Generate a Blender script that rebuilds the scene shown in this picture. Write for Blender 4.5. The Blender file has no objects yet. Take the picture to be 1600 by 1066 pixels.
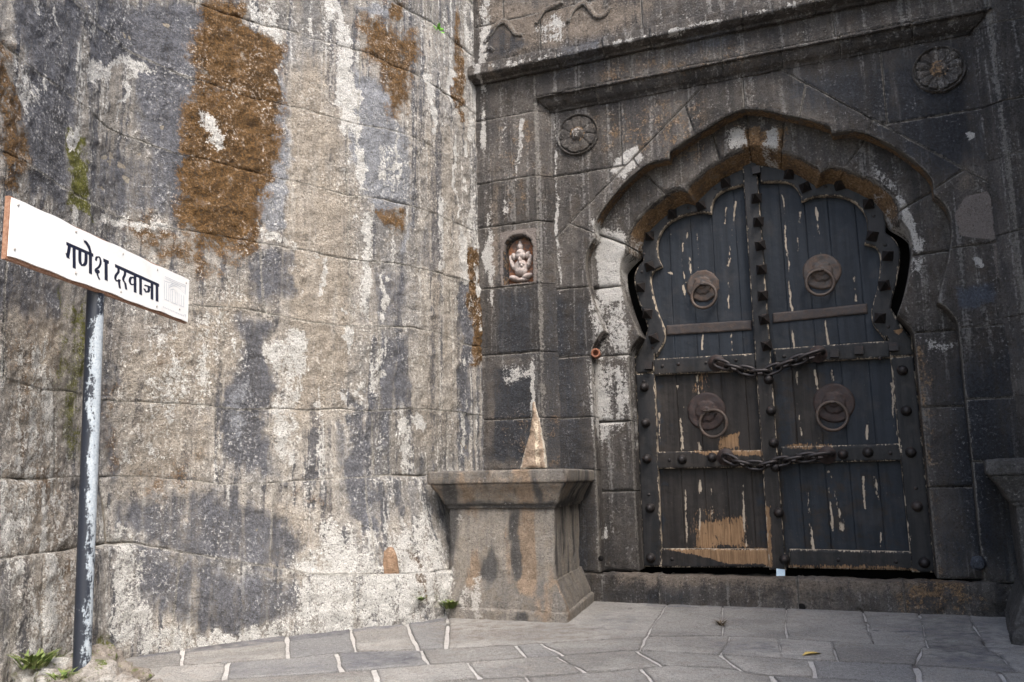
import bpy, math, random
import numpy as np
from mathutils import Vector, Matrix
from mathutils.geometry import delaunay_2d_cdt

random.seed(7)
RNG = np.random.default_rng(11)
scene = bpy.context.scene
COL = scene.collection
rad = math.radians

# ------------------------------------------------------------------ camera
FPX, PIT, ROL, CAMZ = 1300.0, rad(9.57), rad(-1.02), 1.5      # focal length in photo pixels, pitch, roll, eye height
C0 = np.array([0.0, 0.0, CAMZ])
FW = np.array([0, math.cos(PIT), math.sin(PIT)])
_r = np.array([1.0, 0, 0]); _u = np.cross(_r, FW)
RX = math.cos(ROL)*_r + math.sin(ROL)*_u
UY = -math.sin(ROL)*_r + math.cos(ROL)*_u
cam_data = bpy.data.cameras.new('camera'); cam = bpy.data.objects.new('camera', cam_data); COL.objects.link(cam)
cam_data.sensor_width = 36.0; cam_data.lens = 36.0*FPX/1600.0
cam_data.clip_start = 0.05; cam_data.clip_end = 2000
m = Matrix.Identity(4)
for i in range(3):
    m[i][0] = RX[i]; m[i][1] = UY[i]; m[i][2] = -FW[i]; m[i][3] = C0[i]
cam.matrix_world = m
scene.camera = cam

# ------------------------------------------------------------------ sky, sun, exposure
SUN_EL, SUN_AZ = rad(52), rad(158)        # azimuth clockwise from +Y (the direction the camera looks)
world = bpy.data.worlds.new('World'); scene.world = world; world.use_nodes = True
wn = world.node_tree; wn.nodes.clear()
sky = wn.nodes.new('ShaderNodeTexSky'); sky.sky_type = 'NISHITA'; sky.sun_disc = False
sky.sun_elevation = SUN_EL; sky.sun_rotation = SUN_AZ; sky.air_density = 1.2; sky.dust_density = 3.5; sky.ozone_density = 1.0
bg = wn.nodes.new('ShaderNodeBackground'); bg.inputs['Strength'].default_value = 0.15
wo = wn.nodes.new('ShaderNodeOutputWorld')
wn.links.new(sky.outputs[0], bg.inputs[0]); wn.links.new(bg.outputs[0], wo.inputs[0])
sd = bpy.data.lights.new('sun', 'SUN'); sd.energy = 1.5; sd.angle = rad(28); sd.color = (1.0, 0.97, 0.93)
sun = bpy.data.objects.new('sun', sd); COL.objects.link(sun)
_sv = Vector((math.sin(SUN_AZ)*math.cos(SUN_EL), math.cos(SUN_AZ)*math.cos(SUN_EL), math.sin(SUN_EL)))
sun.rotation_euler = _sv.to_track_quat('Z', 'Y').to_euler(); sun.location = _sv*40
scene.view_settings.view_transform = 'Standard'; scene.view_settings.look = 'None'
scene.view_settings.exposure = 1.62; scene.view_settings.gamma = 1.0

# ------------------------------------------------------------------ measuring helpers (photo pixel -> point on a real surface)
def ray(x, y): return FW + RX*(x-800.0)/FPX - UY*(y-533.0)/FPX
def on_floor(x, y, z=0.0):
    d = ray(x, y); return C0 + d*(z-CAMZ)/d[2]
YP = rad(68.23)
UA = np.array([math.sin(YP), -math.cos(YP), 0.0]); NA = np.array([-math.cos(YP), -math.sin(YP), 0.0])
OP = np.array([0.87298775, 10.32290185, 0.0])          # origin of the gate front; u runs along it, d towards the viewer
D0 = -.285                                             # plane of the pilasters and the frieze
UC = 2.125                                             # centre line of the gate
def gp(x, y, d=0.0):
    r = ray(x, y); q = C0 + r*((OP+NA*d-C0)@NA)/(r@NA)
    return ((q-OP)@UA, q[2])
def surf_gate(a, b, d):
    a = np.asarray(a, float); b = np.asarray(b, float); d = np.asarray(d, float)
    return np.stack([OP[0]+UA[0]*a+NA[0]*d, OP[1]+UA[1]*a+NA[1]*d, b+0*a], -1)
def surf_floor(a, b, d):
    a = np.asarray(a, float); b = np.asarray(b, float)
    return np.stack([a, b, 0*a+d], -1)

# the bastion: a plan curve extruded upwards, s = length along it
_cp = np.array([(-3.95, -1.0), (-3.9, 3.0), (-3.84, 6.0), (-3.8, 7.55), (-3.68, 7.9), (-2.9, 8.53), (-1.95, 9.25), (-1.45, 9.62), (-0.97, 10.2), (-0.37, 11.13), (0.1, 12.0)])
def _chaikin(p, n):
    for _ in range(n):
        q = [p[0]]
        for i in range(len(p)-1):
            q += [p[i]*.75+p[i+1]*.25, p[i]*.25+p[i+1]*.75]
        q.append(p[-1]); p = np.array(q)
    return p
PL = _chaikin(_cp, 3)
PS = np.r_[0, np.cumsum(np.hypot(*np.diff(PL, axis=0).T))]
_t = np.gradient(PL, axis=0); _t /= np.linalg.norm(_t, axis=1)[:, None]
PN = np.stack([_t[:, 1], -_t[:, 0]], -1)               # points to the viewer's side
def plan(s): return np.stack([np.interp(s, PS, PL[:, 0]), np.interp(s, PS, PL[:, 1])], -1)
def batter(s, z):
    z = np.asarray(z, float); s = np.asarray(s, float)
    w = np.clip((s-S_OF(-2.4))/1.8, 0, 1)
    k = np.clip(1-z/1.75, 0, 1)
    return (0.10+0.36*w)*k*k*(3-2*k) - 0.012*z
def S_OF(x): return float(np.interp(x, PL[8:, 0], PS[8:])) if x > -3.7 else 0.0
def surf_bastion(a, b, d):
    a = np.asarray(a, float); b = np.asarray(b, float)
    p = plan(a); n = np.stack([np.interp(a, PS, PN[:, 0]), np.interp(a, PS, PN[:, 1])], -1)
    o = np.asarray(d, float)+batter(a, b)
    return np.stack([p[..., 0]+n[..., 0]*o, p[..., 1]+n[..., 1]*o, b+0*a], -1)
def bp(x, y):
    r = ray(x, y); best = None
    for i in range(len(PL)-1):
        p, e = PL[i], PL[i+1]-PL[i]
        den = r[0]*e[1]-r[1]*e[0]
        if abs(den) < 1e-9: continue
        t = (p[0]*e[1]-p[1]*e[0])/den; k = (p[0]*r[1]-p[1]*r[0])/den
        if t > 0 and -1e-6 <= k <= 1+1e-6 and (best is None or t < best[0]): best = (t, PS[i]+k*(PS[i+1]-PS[i]))
    if best is None: return (PS[-1], 5.0)
    return (best[1], CAMZ+best[0]*r[2])

# ------------------------------------------------------------------ noise on arrays
def _h(ix, iy, iz):
    h = (ix*374761393 + iy*668265263 + iz*1274126177) & 0xFFFFFFFF
    h = ((h ^ (h >> 13))*1103515245) & 0xFFFFFFFF
    h = ((h ^ (h >> 16))*2246822519) & 0xFFFFFFFF
    return ((h ^ (h >> 15)) & 0xFFFFFF)/float(0xFFFFFF)*2-1
def vnoise(p):
    i = np.floor(p).astype(np.int64); f = p-i; f = f*f*(3-2*f)
    o = 0
    for dx in (0, 1):
        for dy in (0, 1):
            for dz in (0, 1):
                w = (f[:, 0] if dx else 1-f[:, 0])*(f[:, 1] if dy else 1-f[:, 1])*(f[:, 2] if dz else 1-f[:, 2])
                o = o + w*_h(i[:, 0]+dx, i[:, 1]+dy, i[:, 2]+dz)
    return o
def fbm(p, scale, octv=4, gain=0.5):
    o = 0; a = 1.0; t = 0; q = np.asarray(p, float)*scale
    for k in range(octv):
        o = o + a*vnoise(q+17.3*k); t += a; a *= gain; q = q*2.03
    return o/t

# ------------------------------------------------------------------ mask painter: shapes of stains, wear and some painted shade on a surface's own 2-D coordinates
CH = dict(rust=0, dark=1, pale=2, tan=3, green=4, edge=5, plaster=6, blue=7)
class Paint:
    def __init__(self, warp=.0, bs=(9, 2.2)): self.ops = []; self.warp = warp; self.bs = bs
    def poly(self, ch, pts, soft=.12, k=1.0): self.ops.append((CH[ch], 0, np.array(pts, float), soft, k)); return self
    def line(self, ch, pts, w=.04, k=1.0, soft=None): self.ops.append((CH[ch], 1, np.array(pts, float), (w, soft or w*.8), k)); return self
    def apply(self, q):
        out = np.zeros((len(q), 8)); q0 = q
        if self.warp:
            q3 = np.c_[q, np.zeros(len(q))]; w1 = np.stack([fbm(q3, 3.1, 3), fbm(q3+41.3, 3.1, 3)], -1); w2 = np.stack([fbm(q3+7.7, 13.0, 3, .6), fbm(q3+63.1, 13.0, 3, .6)], -1)
            q = q+self.warp*(w1+.55*w2); brk = np.clip(.62+1.5*fbm(np.c_[q0[:, 0]*self.bs[0], q0[:, 1]*self.bs[1], 0*q0[:, 0]], 1.0, 3), .15, 1.15)
        else: brk = np.ones(len(q))
        lo, hi = q.min(0), q.max(0)
        for ch, kind, P, par, k in self.ops:
            mg = par if kind == 0 else par[0]+par[1]
            if (P.max(0)+mg < lo).any() or (P.min(0)-mg > hi).any(): continue
            sel = np.where(((q > P.min(0)-mg) & (q < P.max(0)+mg)).all(1))[0]
            if not len(sel): continue
            d, ins = seg_dist(q[sel], P, kind == 0)
            if kind == 0: v = np.clip(.5-np.where(ins, -d, d)/(2*par), 0, 1)
            else: v = np.clip(1-(d-par[0])/par[1], 0, 1)*np.clip(1.2-d/(par[0]+par[1]), 0, 1)*brk[sel]
            out[sel, ch] = np.maximum(out[sel, ch], v*k)
        return out
def seg_dist(q, P, closed=True):
    n = len(P); dm = np.full(len(q), 1e9); ins = np.zeros(len(q), bool)
    for i in range(n if closed else n-1):
        a, b = P[i], P[(i+1) % n]; e = b-a; L = e@e
        t = np.clip(((q-a)@e)/max(L, 1e-12), 0, 1)
        w = q-a-t[:, None]*e; dm = np.minimum(dm, (w*w).sum(1))
        if closed:
            c = (a[1] > q[:, 1]) != (b[1] > q[:, 1])
            if c.any():
                with np.errstate(divide='ignore', invalid='ignore'):
                    xi = a[0]+(q[:, 1]-a[1])*e[0]/e[1]
                ins ^= c & (q[:, 0] < xi)
    return np.sqrt(dm), ins

def band_dist(q, P, R=.1):
    """distance to a closed outline (capped at R) and inside test, for many points and many short segments"""
    od = np.argsort(q[:, 1]); qx = q[od, 0]; qy = q[od, 1]; n = len(P); dm = np.full(len(q), R*R); ins = np.zeros(len(q), bool)
    ax, ay = P[:, 0], P[:, 1]; bx, by = np.roll(ax, -1), np.roll(ay, -1)
    lo = np.searchsorted(qy, np.minimum(ay, by)-R); hi = np.searchsorted(qy, np.maximum(ay, by)+R)
    l2 = np.searchsorted(qy, np.minimum(ay, by), 'left'); h2 = np.searchsorted(qy, np.maximum(ay, by), 'left')
    for i in range(n):
        s = slice(lo[i], hi[i]); ex, ey = bx[i]-ax[i], by[i]-ay[i]; dx = qx[s]-ax[i]; dy = qy[s]-ay[i]
        t = np.clip((dx*ex+dy*ey)/max(ex*ex+ey*ey, 1e-12), 0, 1); dx = dx-t*ex; dy = dy-t*ey
        dm[s] = np.minimum(dm[s], dx*dx+dy*dy)
        if h2[i] > l2[i]:
            c = slice(l2[i], h2[i]); ins[c] ^= qx[c] < ax[i]+(qy[c]-ay[i])*ex/ey
    d = np.empty(len(q)); d[od] = np.sqrt(dm); o = np.empty(len(q), bool); o[od] = ins
    return d, o

# ------------------------------------------------------------------ node materials
class G:
    def __init__(self, name):
        self.m = bpy.data.materials.new(name); self.m.use_nodes = True
        self.t = self.m.node_tree; self.t.nodes.clear()
        self.out = self.t.nodes.new('ShaderNodeOutputMaterial')
        self.b = self.t.nodes.new('ShaderNodeBsdfPrincipled')
        self.t.links.new(self.b.outputs[0], self.out.inputs[0])
        self.p = self.t.nodes.new('ShaderNodeNewGeometry').outputs['Position']
    def put(self, sock, v):
        if isinstance(v, bpy.types.NodeSocket): self.t.links.new(v, sock)
        elif isinstance(v, (tuple, list)) and len(v) == 3 and sock.type == 'RGBA': sock.default_value = (*v, 1)
        else: sock.default_value = v
    def noise(self, scale, detail=5, rough=.6, vec=None, dist=0):
        n = self.t.nodes.new('ShaderNodeTexNoise'); self.put(n.inputs['Vector'], vec or self.p)
        n.inputs['Scale'].default_value = scale; n.inputs['Detail'].default_value = detail
        n.inputs['Roughness'].default_value = rough; n.inputs['Distortion'].default_value = dist
        return n.outputs[0]
    def vor(self, scale, vec=None, feature='F1'):
        n = self.t.nodes.new('ShaderNodeTexVoronoi'); n.feature = feature; self.put(n.inputs['Vector'], vec or self.p)
        n.inputs['Scale'].default_value = scale; return n.outputs[0]
    def op(self, o, a, b=0.0, c=0.0):
        n = self.t.nodes.new('ShaderNodeMath'); n.operation = o
        self.put(n.inputs[0], a); self.put(n.inputs[1], b); self.put(n.inputs[2], c); return n.outputs[0]
    def mad(self, a, k, c): return self.op('MULTIPLY_ADD', a, k, c)
    def ss(self, x, lo, hi, a=0.0, b=1.0):
        n = self.t.nodes.new('ShaderNodeMapRange'); n.interpolation_type = 'SMOOTHSTEP'
        self.put(n.inputs[0], x); n.inputs[1].default_value = lo; n.inputs[2].default_value = hi
        n.inputs[3].default_value = a; n.inputs[4].default_value = b; return n.outputs[0]
    def mix(self, f, a, b, mode='MIX'):
        n = self.t.nodes.new('ShaderNodeMix'); n.data_type = 'RGBA'; n.blend_type = mode
        self.put(n.inputs[0], f); self.put(n.inputs[6], a); self.put(n.inputs[7], b); return n.outputs[2]
    def scl(self, v, vec=None):
        n = self.t.nodes.new('ShaderNodeVectorMath'); n.operation = 'MULTIPLY'
        self.put(n.inputs[0], vec or self.p); n.inputs[1].default_value = v; return n.outputs[0]
    def masks(self, name):
        n = self.t.nodes.new('ShaderNodeAttribute'); n.attribute_name = name
        s = self.t.nodes.new('ShaderNodeSeparateColor'); self.t.links.new(n.outputs['Color'], s.inputs[0])
        return [s.outputs[0], s.outputs[1], s.outputs[2], n.outputs['Alpha']]
    def rnd(self):
        return self.t.nodes.new('ShaderNodeObjectInfo').outputs['Random']
    def gain(self, col, f):
        n = self.t.nodes.new('ShaderNodeCombineColor')
        for i in range(3): self.put(n.inputs[i], f)
        return self.mix(1.0, col, n.outputs[0], 'MULTIPLY')
    def bump(self, h, dist, strength=1.0, prev=None):
        n = self.t.nodes.new('ShaderNodeBump'); n.inputs['Strength'].default_value = strength
        n.inputs['Distance'].default_value = dist; self.put(n.inputs['Height'], h)
        if prev is not None: self.t.links.new(prev, n.inputs['Normal'])
        return n.outputs[0]
    def done(self, col, rough=.9, normal=None, metal=0.0, spec=.3):
        self.put(self.b.inputs['Base Color'], col); self.put(self.b.inputs['Roughness'], rough)
        self.put(self.b.inputs['Metallic'], metal); self.b.inputs['Specular IOR Level'].default_value = spec
        if normal is not None: self.t.links.new(normal, self.b.inputs['Normal'])
        return self.m

def stone_mat(name, a, b, c, rust=((.13, .055, .018), (.24, .12, .04)), dark=(.07, .073, .082), pale=(.62, .58, .51), tan=(.36, .28, .19),
              green=(.17, .17, .04), plaster=(.36, .31, .27), blue=(.30, .32, .36), joint=(.45, .42, .36), speck=.55, specmin=.62, bump=1.0, streak=.5, grain=.55, edge_k=1.0, sk=0.0, alt=None, rv=.3, pit=.6):
    g = G(name); p = g.p
    n1 = g.noise(1.1, 5, .6, dist=.4); n2 = g.noise(6.5, 7, .68, dist=.3); n3 = g.noise(34, 5, .72); n4 = g.noise(120, 3, .65)
    st = g.noise(1.0, 6, .62, g.scl((7.0, 7.0, .55)), .5)
    big = g.op('ADD', g.mad(n1, 1-streak, 0.0), g.mad(st, streak, 0.0))
    col = g.mix(g.ss(big, .40, .60), a, b)
    col = g.mix(g.ss(n2, .46, .66, 0, .75), col, c)
    r = g.rnd(); col = g.gain(col, g.mad(r, rv, 1-rv*.5))
    if alt: col = g.mix(g.ss(g.op('FRACT', g.mad(r, 7.31, 0.0)), .45, .95, 0, .8), col, alt)
    if sk > 0:
        off = g.t.nodes.new('ShaderNodeVectorMath'); off.operation = 'ADD'; g.put(off.inputs[0], p); off.inputs[1].default_value = (13.7, 5.1, 2.3)
        s2 = g.op('ADD', g.mad(g.noise(1.0, 6, .66, g.scl((6.0, 6.0, .32), off.outputs[0]), .4), .72, 0), g.mad(n2, .28, 0))
        s3 = g.op('ADD', g.mad(g.noise(1.0, 6, .7, g.scl((11.0, 11.0, .5), off.outputs[0]), .4), .66, 0), g.mad(n3, .34, 0))
        col = g.mix(g.op('MULTIPLY', g.ss(s2, .50, .57), sk*1.15), col, tuple(x*1.25 for x in dark))
        col = g.mix(g.op('MULTIPLY', g.ss(s3, .53, .60), sk*1.1), col, tuple(x*.92 for x in pale))
    A = g.masks('mk'); B = g.masks('mk2')
    e = g.op('ADD', g.op('ADD', g.mad(n2, 1.2, -.6), g.mad(n3, 1.5, -.75)), g.mad(n4, .7, -.35)); e2 = g.op('ADD', e, g.mad(st, 1.3, -.65))
    fine = g.op('ADD', g.mad(n3, 1.5, -.75), g.mad(n4, .8, -.4)); stz = g.mad(st, 1.6, -.8)
    def soft(col, mask, colour, ks=.9, kf=.7, lo=.25, hi=.85):
        band = g.ss(mask, .0, .35); x = g.op('ADD', mask, g.op('MULTIPLY', band, g.op('ADD', g.mad(stz, ks, 0.0), g.mad(fine, kf, 0.0))))
        return g.mix(g.op('MULTIPLY', g.ss(x, lo, hi), .94), col, colour)
    def lay(col, mask, colour, k=.85, ee=None, lo=.38, hi=.58):
        f = g.ss(g.op('ADD', mask, g.mad(ee or e, k, 0.0)), lo, hi)
        f = g.op('MULTIPLY', f, g.ss(mask, .02, .2))
        return g.mix(f, col, colour)
    vary = g.ss(n2, .35, .65)
    col = soft(col, A[3], g.mix(vary, tan, tuple(x*.72 for x in tan)))
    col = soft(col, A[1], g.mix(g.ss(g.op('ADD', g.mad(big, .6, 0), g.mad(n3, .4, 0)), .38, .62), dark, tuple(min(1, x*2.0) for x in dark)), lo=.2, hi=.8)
    col = soft(col, B[3], g.mix(vary, blue, tuple(x*.75 for x in blue)), ks=.5)
    base0 = col; col = lay(col, A[0], g.mix(g.ss(g.op('ADD', g.mad(n2, .7, 0), g.mad(n3, .3, 0)), .53, .66, 0, .7), g.mix(g.ss(g.op('ADD', g.mad(n3, .5, 0), g.mad(n2, .5, 0)), .38, .6), rust[0], rust[1]), base0), k=.95, ee=g.op('ADD', fine, g.mad(n2, 1.9, -.95)), lo=.28, hi=.66)
    col = lay(col, B[0], g.mix(vary, green, tuple(x*.6 for x in green)), ee=e2)
    col = lay(col, B[2], g.mix(g.ss(n3, .35, .65), plaster, tuple(x*.7 for x in plaster)), k=.3)
    col = lay(col, A[2], g.mix(g.ss(n3, .3, .6), pale, tuple(x*.8 for x in pale)), k=1.25, ee=e2, lo=.42, hi=.66)
    col = g.mix(g.op('MULTIPLY', g.op('MULTIPLY', g.ss(g.op('ADD', B[1], g.mad(e2, 1.0, -.18)), .42, .7), .8*edge_k), g.ss(A[0], .6, .2)), col, joint)
    # lichen specks and pits; the pits get painted micro shadow as dark colour
    reg = g.ss(g.noise(2.3, 4, .6), .42, .62)
    col = g.mix(g.op('MULTIPLY', g.op('MULTIPLY', g.ss(n3, specmin, specmin+.08), reg), speck), col, pale)
    col = g.mix(g.op('MULTIPLY', g.ss(n3, .41, .33), .55), col, tuple(x*.45 for x in c))
    n5 = g.noise(58, 3, .6); col = g.mix(g.op('MULTIPLY', g.ss(g.op('ADD', g.mad(n5, .7, 0), g.mad(n4, .3, 0)), .44, .36), pit), col, tuple(x*.35 for x in c))
    col = g.gain(col, g.op('MULTIPLY', g.mad(n4, grain*2.4, 1-grain*1.2), g.mad(n3, grain*1.3, 1-grain*.65)))
    nb = g.bump(n2, .05*bump, .7); nb = g.bump(n3, .030*bump, .9, nb); nb = g.bump(n5, .016*bump, .9, nb); nb = g.bump(n4, .007*bump, .8, nb)
    return g.done(col, .92, nb, spec=.22)

M = {}
M['bastion'] = stone_mat('bastion_stone', (.46, .42, .37), (.26, .252, .245), (.335, .30, .255), rust=((.070, .040, .017), (.20, .112, .044)), dark=(.085, .087, .098),
                         tan=(.45, .39, .32), blue=(.31, .32, .345), pale=(.74, .72, .68), joint=(.5, .47, .41), speck=.6, specmin=.545, streak=.5, grain=1.0, bump=2.1, edge_k=.6, sk=.78, rv=.5, pit=.85)
M['gate'] = stone_mat('dark_basalt', (.066, .061, .059), (.130, .117, .106), (.088, .073, .060), dark=(.024, .026, .031), tan=(.23, .19, .155),
                      rust=((.12, .07, .037), (.30, .19, .10)), pale=(.58, .56, .53), joint=(.22, .205, .185), plaster=(.26, .225, .205), blue=(.10, .113, .14), speck=.34, specmin=.585, streak=.45, grain=.9, bump=1.8, sk=.24, rv=.5)
M['pedestal'] = stone_mat('pedestal_stone', (.28, .25, .215), (.19, .175, .16), (.23, .195, .155), dark=(.055, .053, .052), tan=(.33, .245, .175), pale=(.5, .47, .43), joint=(.2, .18, .16), speck=.45, specmin=.58, streak=.7, grain=.65, bump=1.3)
M['mortar'] = stone_mat('lime_mortar', (.30, .27, .22), (.20, .18, .15), (.24, .2, .16), speck=.3)
M['gate_mortar'] = stone_mat('old_dark_mortar', (.10, .09, .08), (.15, .135, .115), (.07, .06, .055), speck=.3)
M['slab'] = stone_mat('paving_slab', (.46, .44, .41), (.34, .325, .305), (.395, .36, .325), dark=(.12, .12, .13), tan=(.33, .29, .25), pale=(.5, .48, .45), joint=(.2, .19, .18), speck=.35, specmin=.58, streak=0, bump=1.9, grain=.8, edge_k=.5, alt=(.29, .288, .29), rv=.35, pit=.35)
M['paving_joint'] = stone_mat('paving_joint', (.55, .53, .50), (.45, .425, .40), (.50, .47, .44), dark=(.07, .06, .055), speck=.2, streak=0, bump=.6)
M['ground'] = stone_mat('earth', (.2, .17, .13), (.16, .14, .11), (.22, .19, .15), speck=.2, streak=0)
M['idol'] = stone_mat('pinkish_stone', (.37, .325, .305), (.30, .255, .235), (.26, .205, .185), dark=(.1, .07, .06), rust=((.2, .07, .03), (.3, .12, .05)), pale=(.6, .52, .48), speck=.3, streak=.1, bump=.4)
M['mortar_cone'] = stone_mat('peach_mortar', (.35, .265, .195), (.28, .21, .155), (.40, .32, .25), pale=(.6, .5, .38), speck=.3, streak=.2, bump=.5)
M['orange'] = stone_mat('orange_stone', (.30, .20, .13), (.24, .155, .10), (.36, .26, .18), dark=(.12, .08, .05), pale=(.5, .4, .3), speck=.3, streak=.2)

def paint_mat(name, base, base2, wood=(.27, .165, .09), chip=(.42, .35, .27), warm=(.013, .0108, .0096), rough=.5, edge=.62):
    """old dark paint on timber; worn where the masks say"""
    g = G(name); A = g.masks('mk'); B = g.masks('mk2')
    gr = g.noise(1.0, 6, .65, g.scl((38, 38, 2.2)), .6); n2 = g.noise(8, 6, .65); n3 = g.noise(42, 5, .7); st = g.noise(1.0, 5, .6, g.scl((14, 14, .9)))
    col = g.mix(g.ss(st, .38, .64), base, base2)
    col = g.mix(g.ss(g.op('ADD', A[3], g.mad(n2, 1.4, -.7)), .35, .65), col, g.mix(g.ss(st, .4, .6), warm, tuple(x*1.8 for x in warm)))
    e = g.op('ADD', g.mad(n2, 1.0, -.5), g.mad(g.noise(1, 5, .7, g.scl((60, 60, 16))), 1.5, -.75))
    woodc = g.mix(g.ss(gr, .35, .65), wood, tuple(x*.55 for x in wood))
    fw = g.op('MULTIPLY', g.ss(g.op('ADD', A[0], g.mad(e, 1.5, 0)), .42, .62), g.ss(A[0], .03, .2))
    col = g.mix(fw, col, woodc)
    chipc = g.mix(g.ss(gr, .35, .65), chip, tuple(x*.7 for x in chip))
    ec = g.op('MAXIMUM', A[2], g.mad(B[1], edge, 0))
    fc = g.op('MULTIPLY', g.ss(g.op('ADD', ec, g.mad(e, 1.6, 0)), .62, .78), g.ss(ec, .05, .25))
    col = g.mix(fc, col, chipc)
    col = g.mix(g.op('MULTIPLY', g.ss(n3, .66, .73), .28), col, chip)            # small scuffs
    col = g.mix(g.op('MULTIPLY', g.ss(g.noise(3, 5, .6), .5, .7), .16), col, (.085, .072, .06))   # dust
    col = g.gain(col, g.mad(g.noise(110, 3, .6), .5, .75))
    worn = g.op('MAXIMUM', fw, fc)
    nb = g.bump(gr, .006, .5); nb = g.bump(g.mad(worn, -1.0, 0.0), .004, .6, nb); nb = g.bump(n3, .004, .5, nb)
    return g.done(col, g.mad(worn, .25, rough), nb, spec=.25)
M['plank'] = paint_mat('blue_black_paint', (.0095, .0125, .0175), (.0155, .020, .027), edge=.0, rough=.62)
M['rail'] = paint_mat('rail_paint', (.0115, .0118, .013), (.020, .019, .0195), rough=.55, edge=.72)

def iron_mat(name, base, rust, k=.5, rough=.55, metal=.55):
    g = G(name); n2 = g.noise(14, 6, .65); n3 = g.noise(70, 5, .7)
    f = g.ss(g.op('ADD', g.mad(n2, .6, 0), g.mad(n3, .4, 0)), .62-k*.3, .75-k*.3)
    col = g.mix(f, base, g.mix(g.ss(n3, .4, .6), rust, tuple(x*.6 for x in rust)))
    col = g.mix(g.op('MULTIPLY', g.ss(n3, .64, .72), .4), col, (.25, .2, .18))
    nb = g.bump(n2, .006, .6); nb = g.bump(n3, .004, .7, nb)
    return g.done(col, g.mad(f, .25, rough), nb, metal=g.mad(f, -metal, metal), spec=.4)
M['iron'] = iron_mat('black_iron', (.030, .027, .027), (.075, .042, .03), .35)
M['rust_iron'] = iron_mat('rusty_iron', (.040, .034, .033), (.072, .052, .043), .6, .55, .35)
M['plate'] = iron_mat('plate_iron', (.050, .043, .040), (.11, .074, .056), .6, .55, .35)
M['brown_plate'] = iron_mat('brown_plate_iron', (.030, .022, .021), (.055, .034, .029), .6, .55, .35)
M['ring_iron'] = iron_mat('ring_iron', (.062, .048, .040), (.11, .07, .05), .5, .5, .3)
M['chain'] = iron_mat('chain_iron', (.045, .040, .040), (.07, .045, .035), .3, .42, .7)

def simple(name, a, b, scale=30, rough=.7, bump=.002, spec=.3):
    g = G(name); n = g.noise(scale, 6, .65); n2 = g.noise(scale*5, 4, .6)
    col = g.mix(g.ss(n, .38, .62), a, b)
    return g.done(g.gain(col, g.mad(n2, .4, .8)), rough, g.bump(n, bump, .6), spec=spec)
def board_mat():
    g = G('white_sign_paint'); n = g.noise(5, 6, .65); n2 = g.noise(60, 5, .7)
    col = g.mix(g.ss(n, .5, .75), (.80, .80, .79), (.73, .73, .71))
    col = g.mix(g.op('MULTIPLY', g.ss(n2, .7, .76), .5), col, (.45, .40, .33))
    return g.done(col, .45, g.bump(n, .002, .3), spec=.4)
M['board'] = board_mat()
M['board_edge'] = simple('rusty_sign_edge', (.22, .11, .065), (.32, .19, .13), 40)
M['ink'] = simple('navy_lettering', (.010, .013, .030), (.014, .018, .04), 60, .5)
M['pale_ink'] = simple('faded_grey_print', (.46, .49, .53), (.56, .58, .61), 60, .6)
M['screw'] = simple('screw_grey', (.35, .33, .3), (.45, .43, .4), 60)
def pole_mat():
    g = G('chipped_pole_paint'); n = g.noise(1, 7, .72, g.scl((16, 16, 5)), .6); n3 = g.noise(60, 5, .7)
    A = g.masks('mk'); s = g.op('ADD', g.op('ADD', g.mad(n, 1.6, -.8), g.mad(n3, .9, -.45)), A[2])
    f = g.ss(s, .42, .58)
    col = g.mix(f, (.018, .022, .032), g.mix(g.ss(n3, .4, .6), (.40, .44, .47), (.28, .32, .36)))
    col = g.mix(g.op('MULTIPLY', g.ss(n3, .66, .72), .6), col, (.6, .6, .58))
    return g.done(col, .42, g.bump(f, .002, .6), spec=.5)
M['pole'] = pole_mat()
M['leaf'] = simple('fresh_leaf', (.10, .30, .025), (.16, .40, .05), 40, .5)
M['grass'] = simple('small_weed', (.075, .12, .03), (.15, .17, .055), 30, .6)
M['dry'] = simple('dry_twigs', (.16, .12, .08), (.1, .075, .05), 50, .9)
M['yellow_leaf'] = simple('yellow_leaf', (.55, .42, .14), (.45, .3, .09), 40, .6)
M['daylight'] = simple('blue_daylight', (.45, .58, .68), (.52, .64, .72), 60, .5)
M['black'] = simple('dark_void', (.004, .004, .004), (.006, .005, .005), 10, .95)
M['pipe'] = iron_mat('rusty_pipe', (.14, .06, .04), (.26, .11, .065), .8, .7, .1)
M['rubble'] = stone_mat('rubble_stone', (.42, .41, .385), (.24, .21, .18), (.14, .112, .085), green=(.11, .14, .03), speck=.5, streak=.1)

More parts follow.
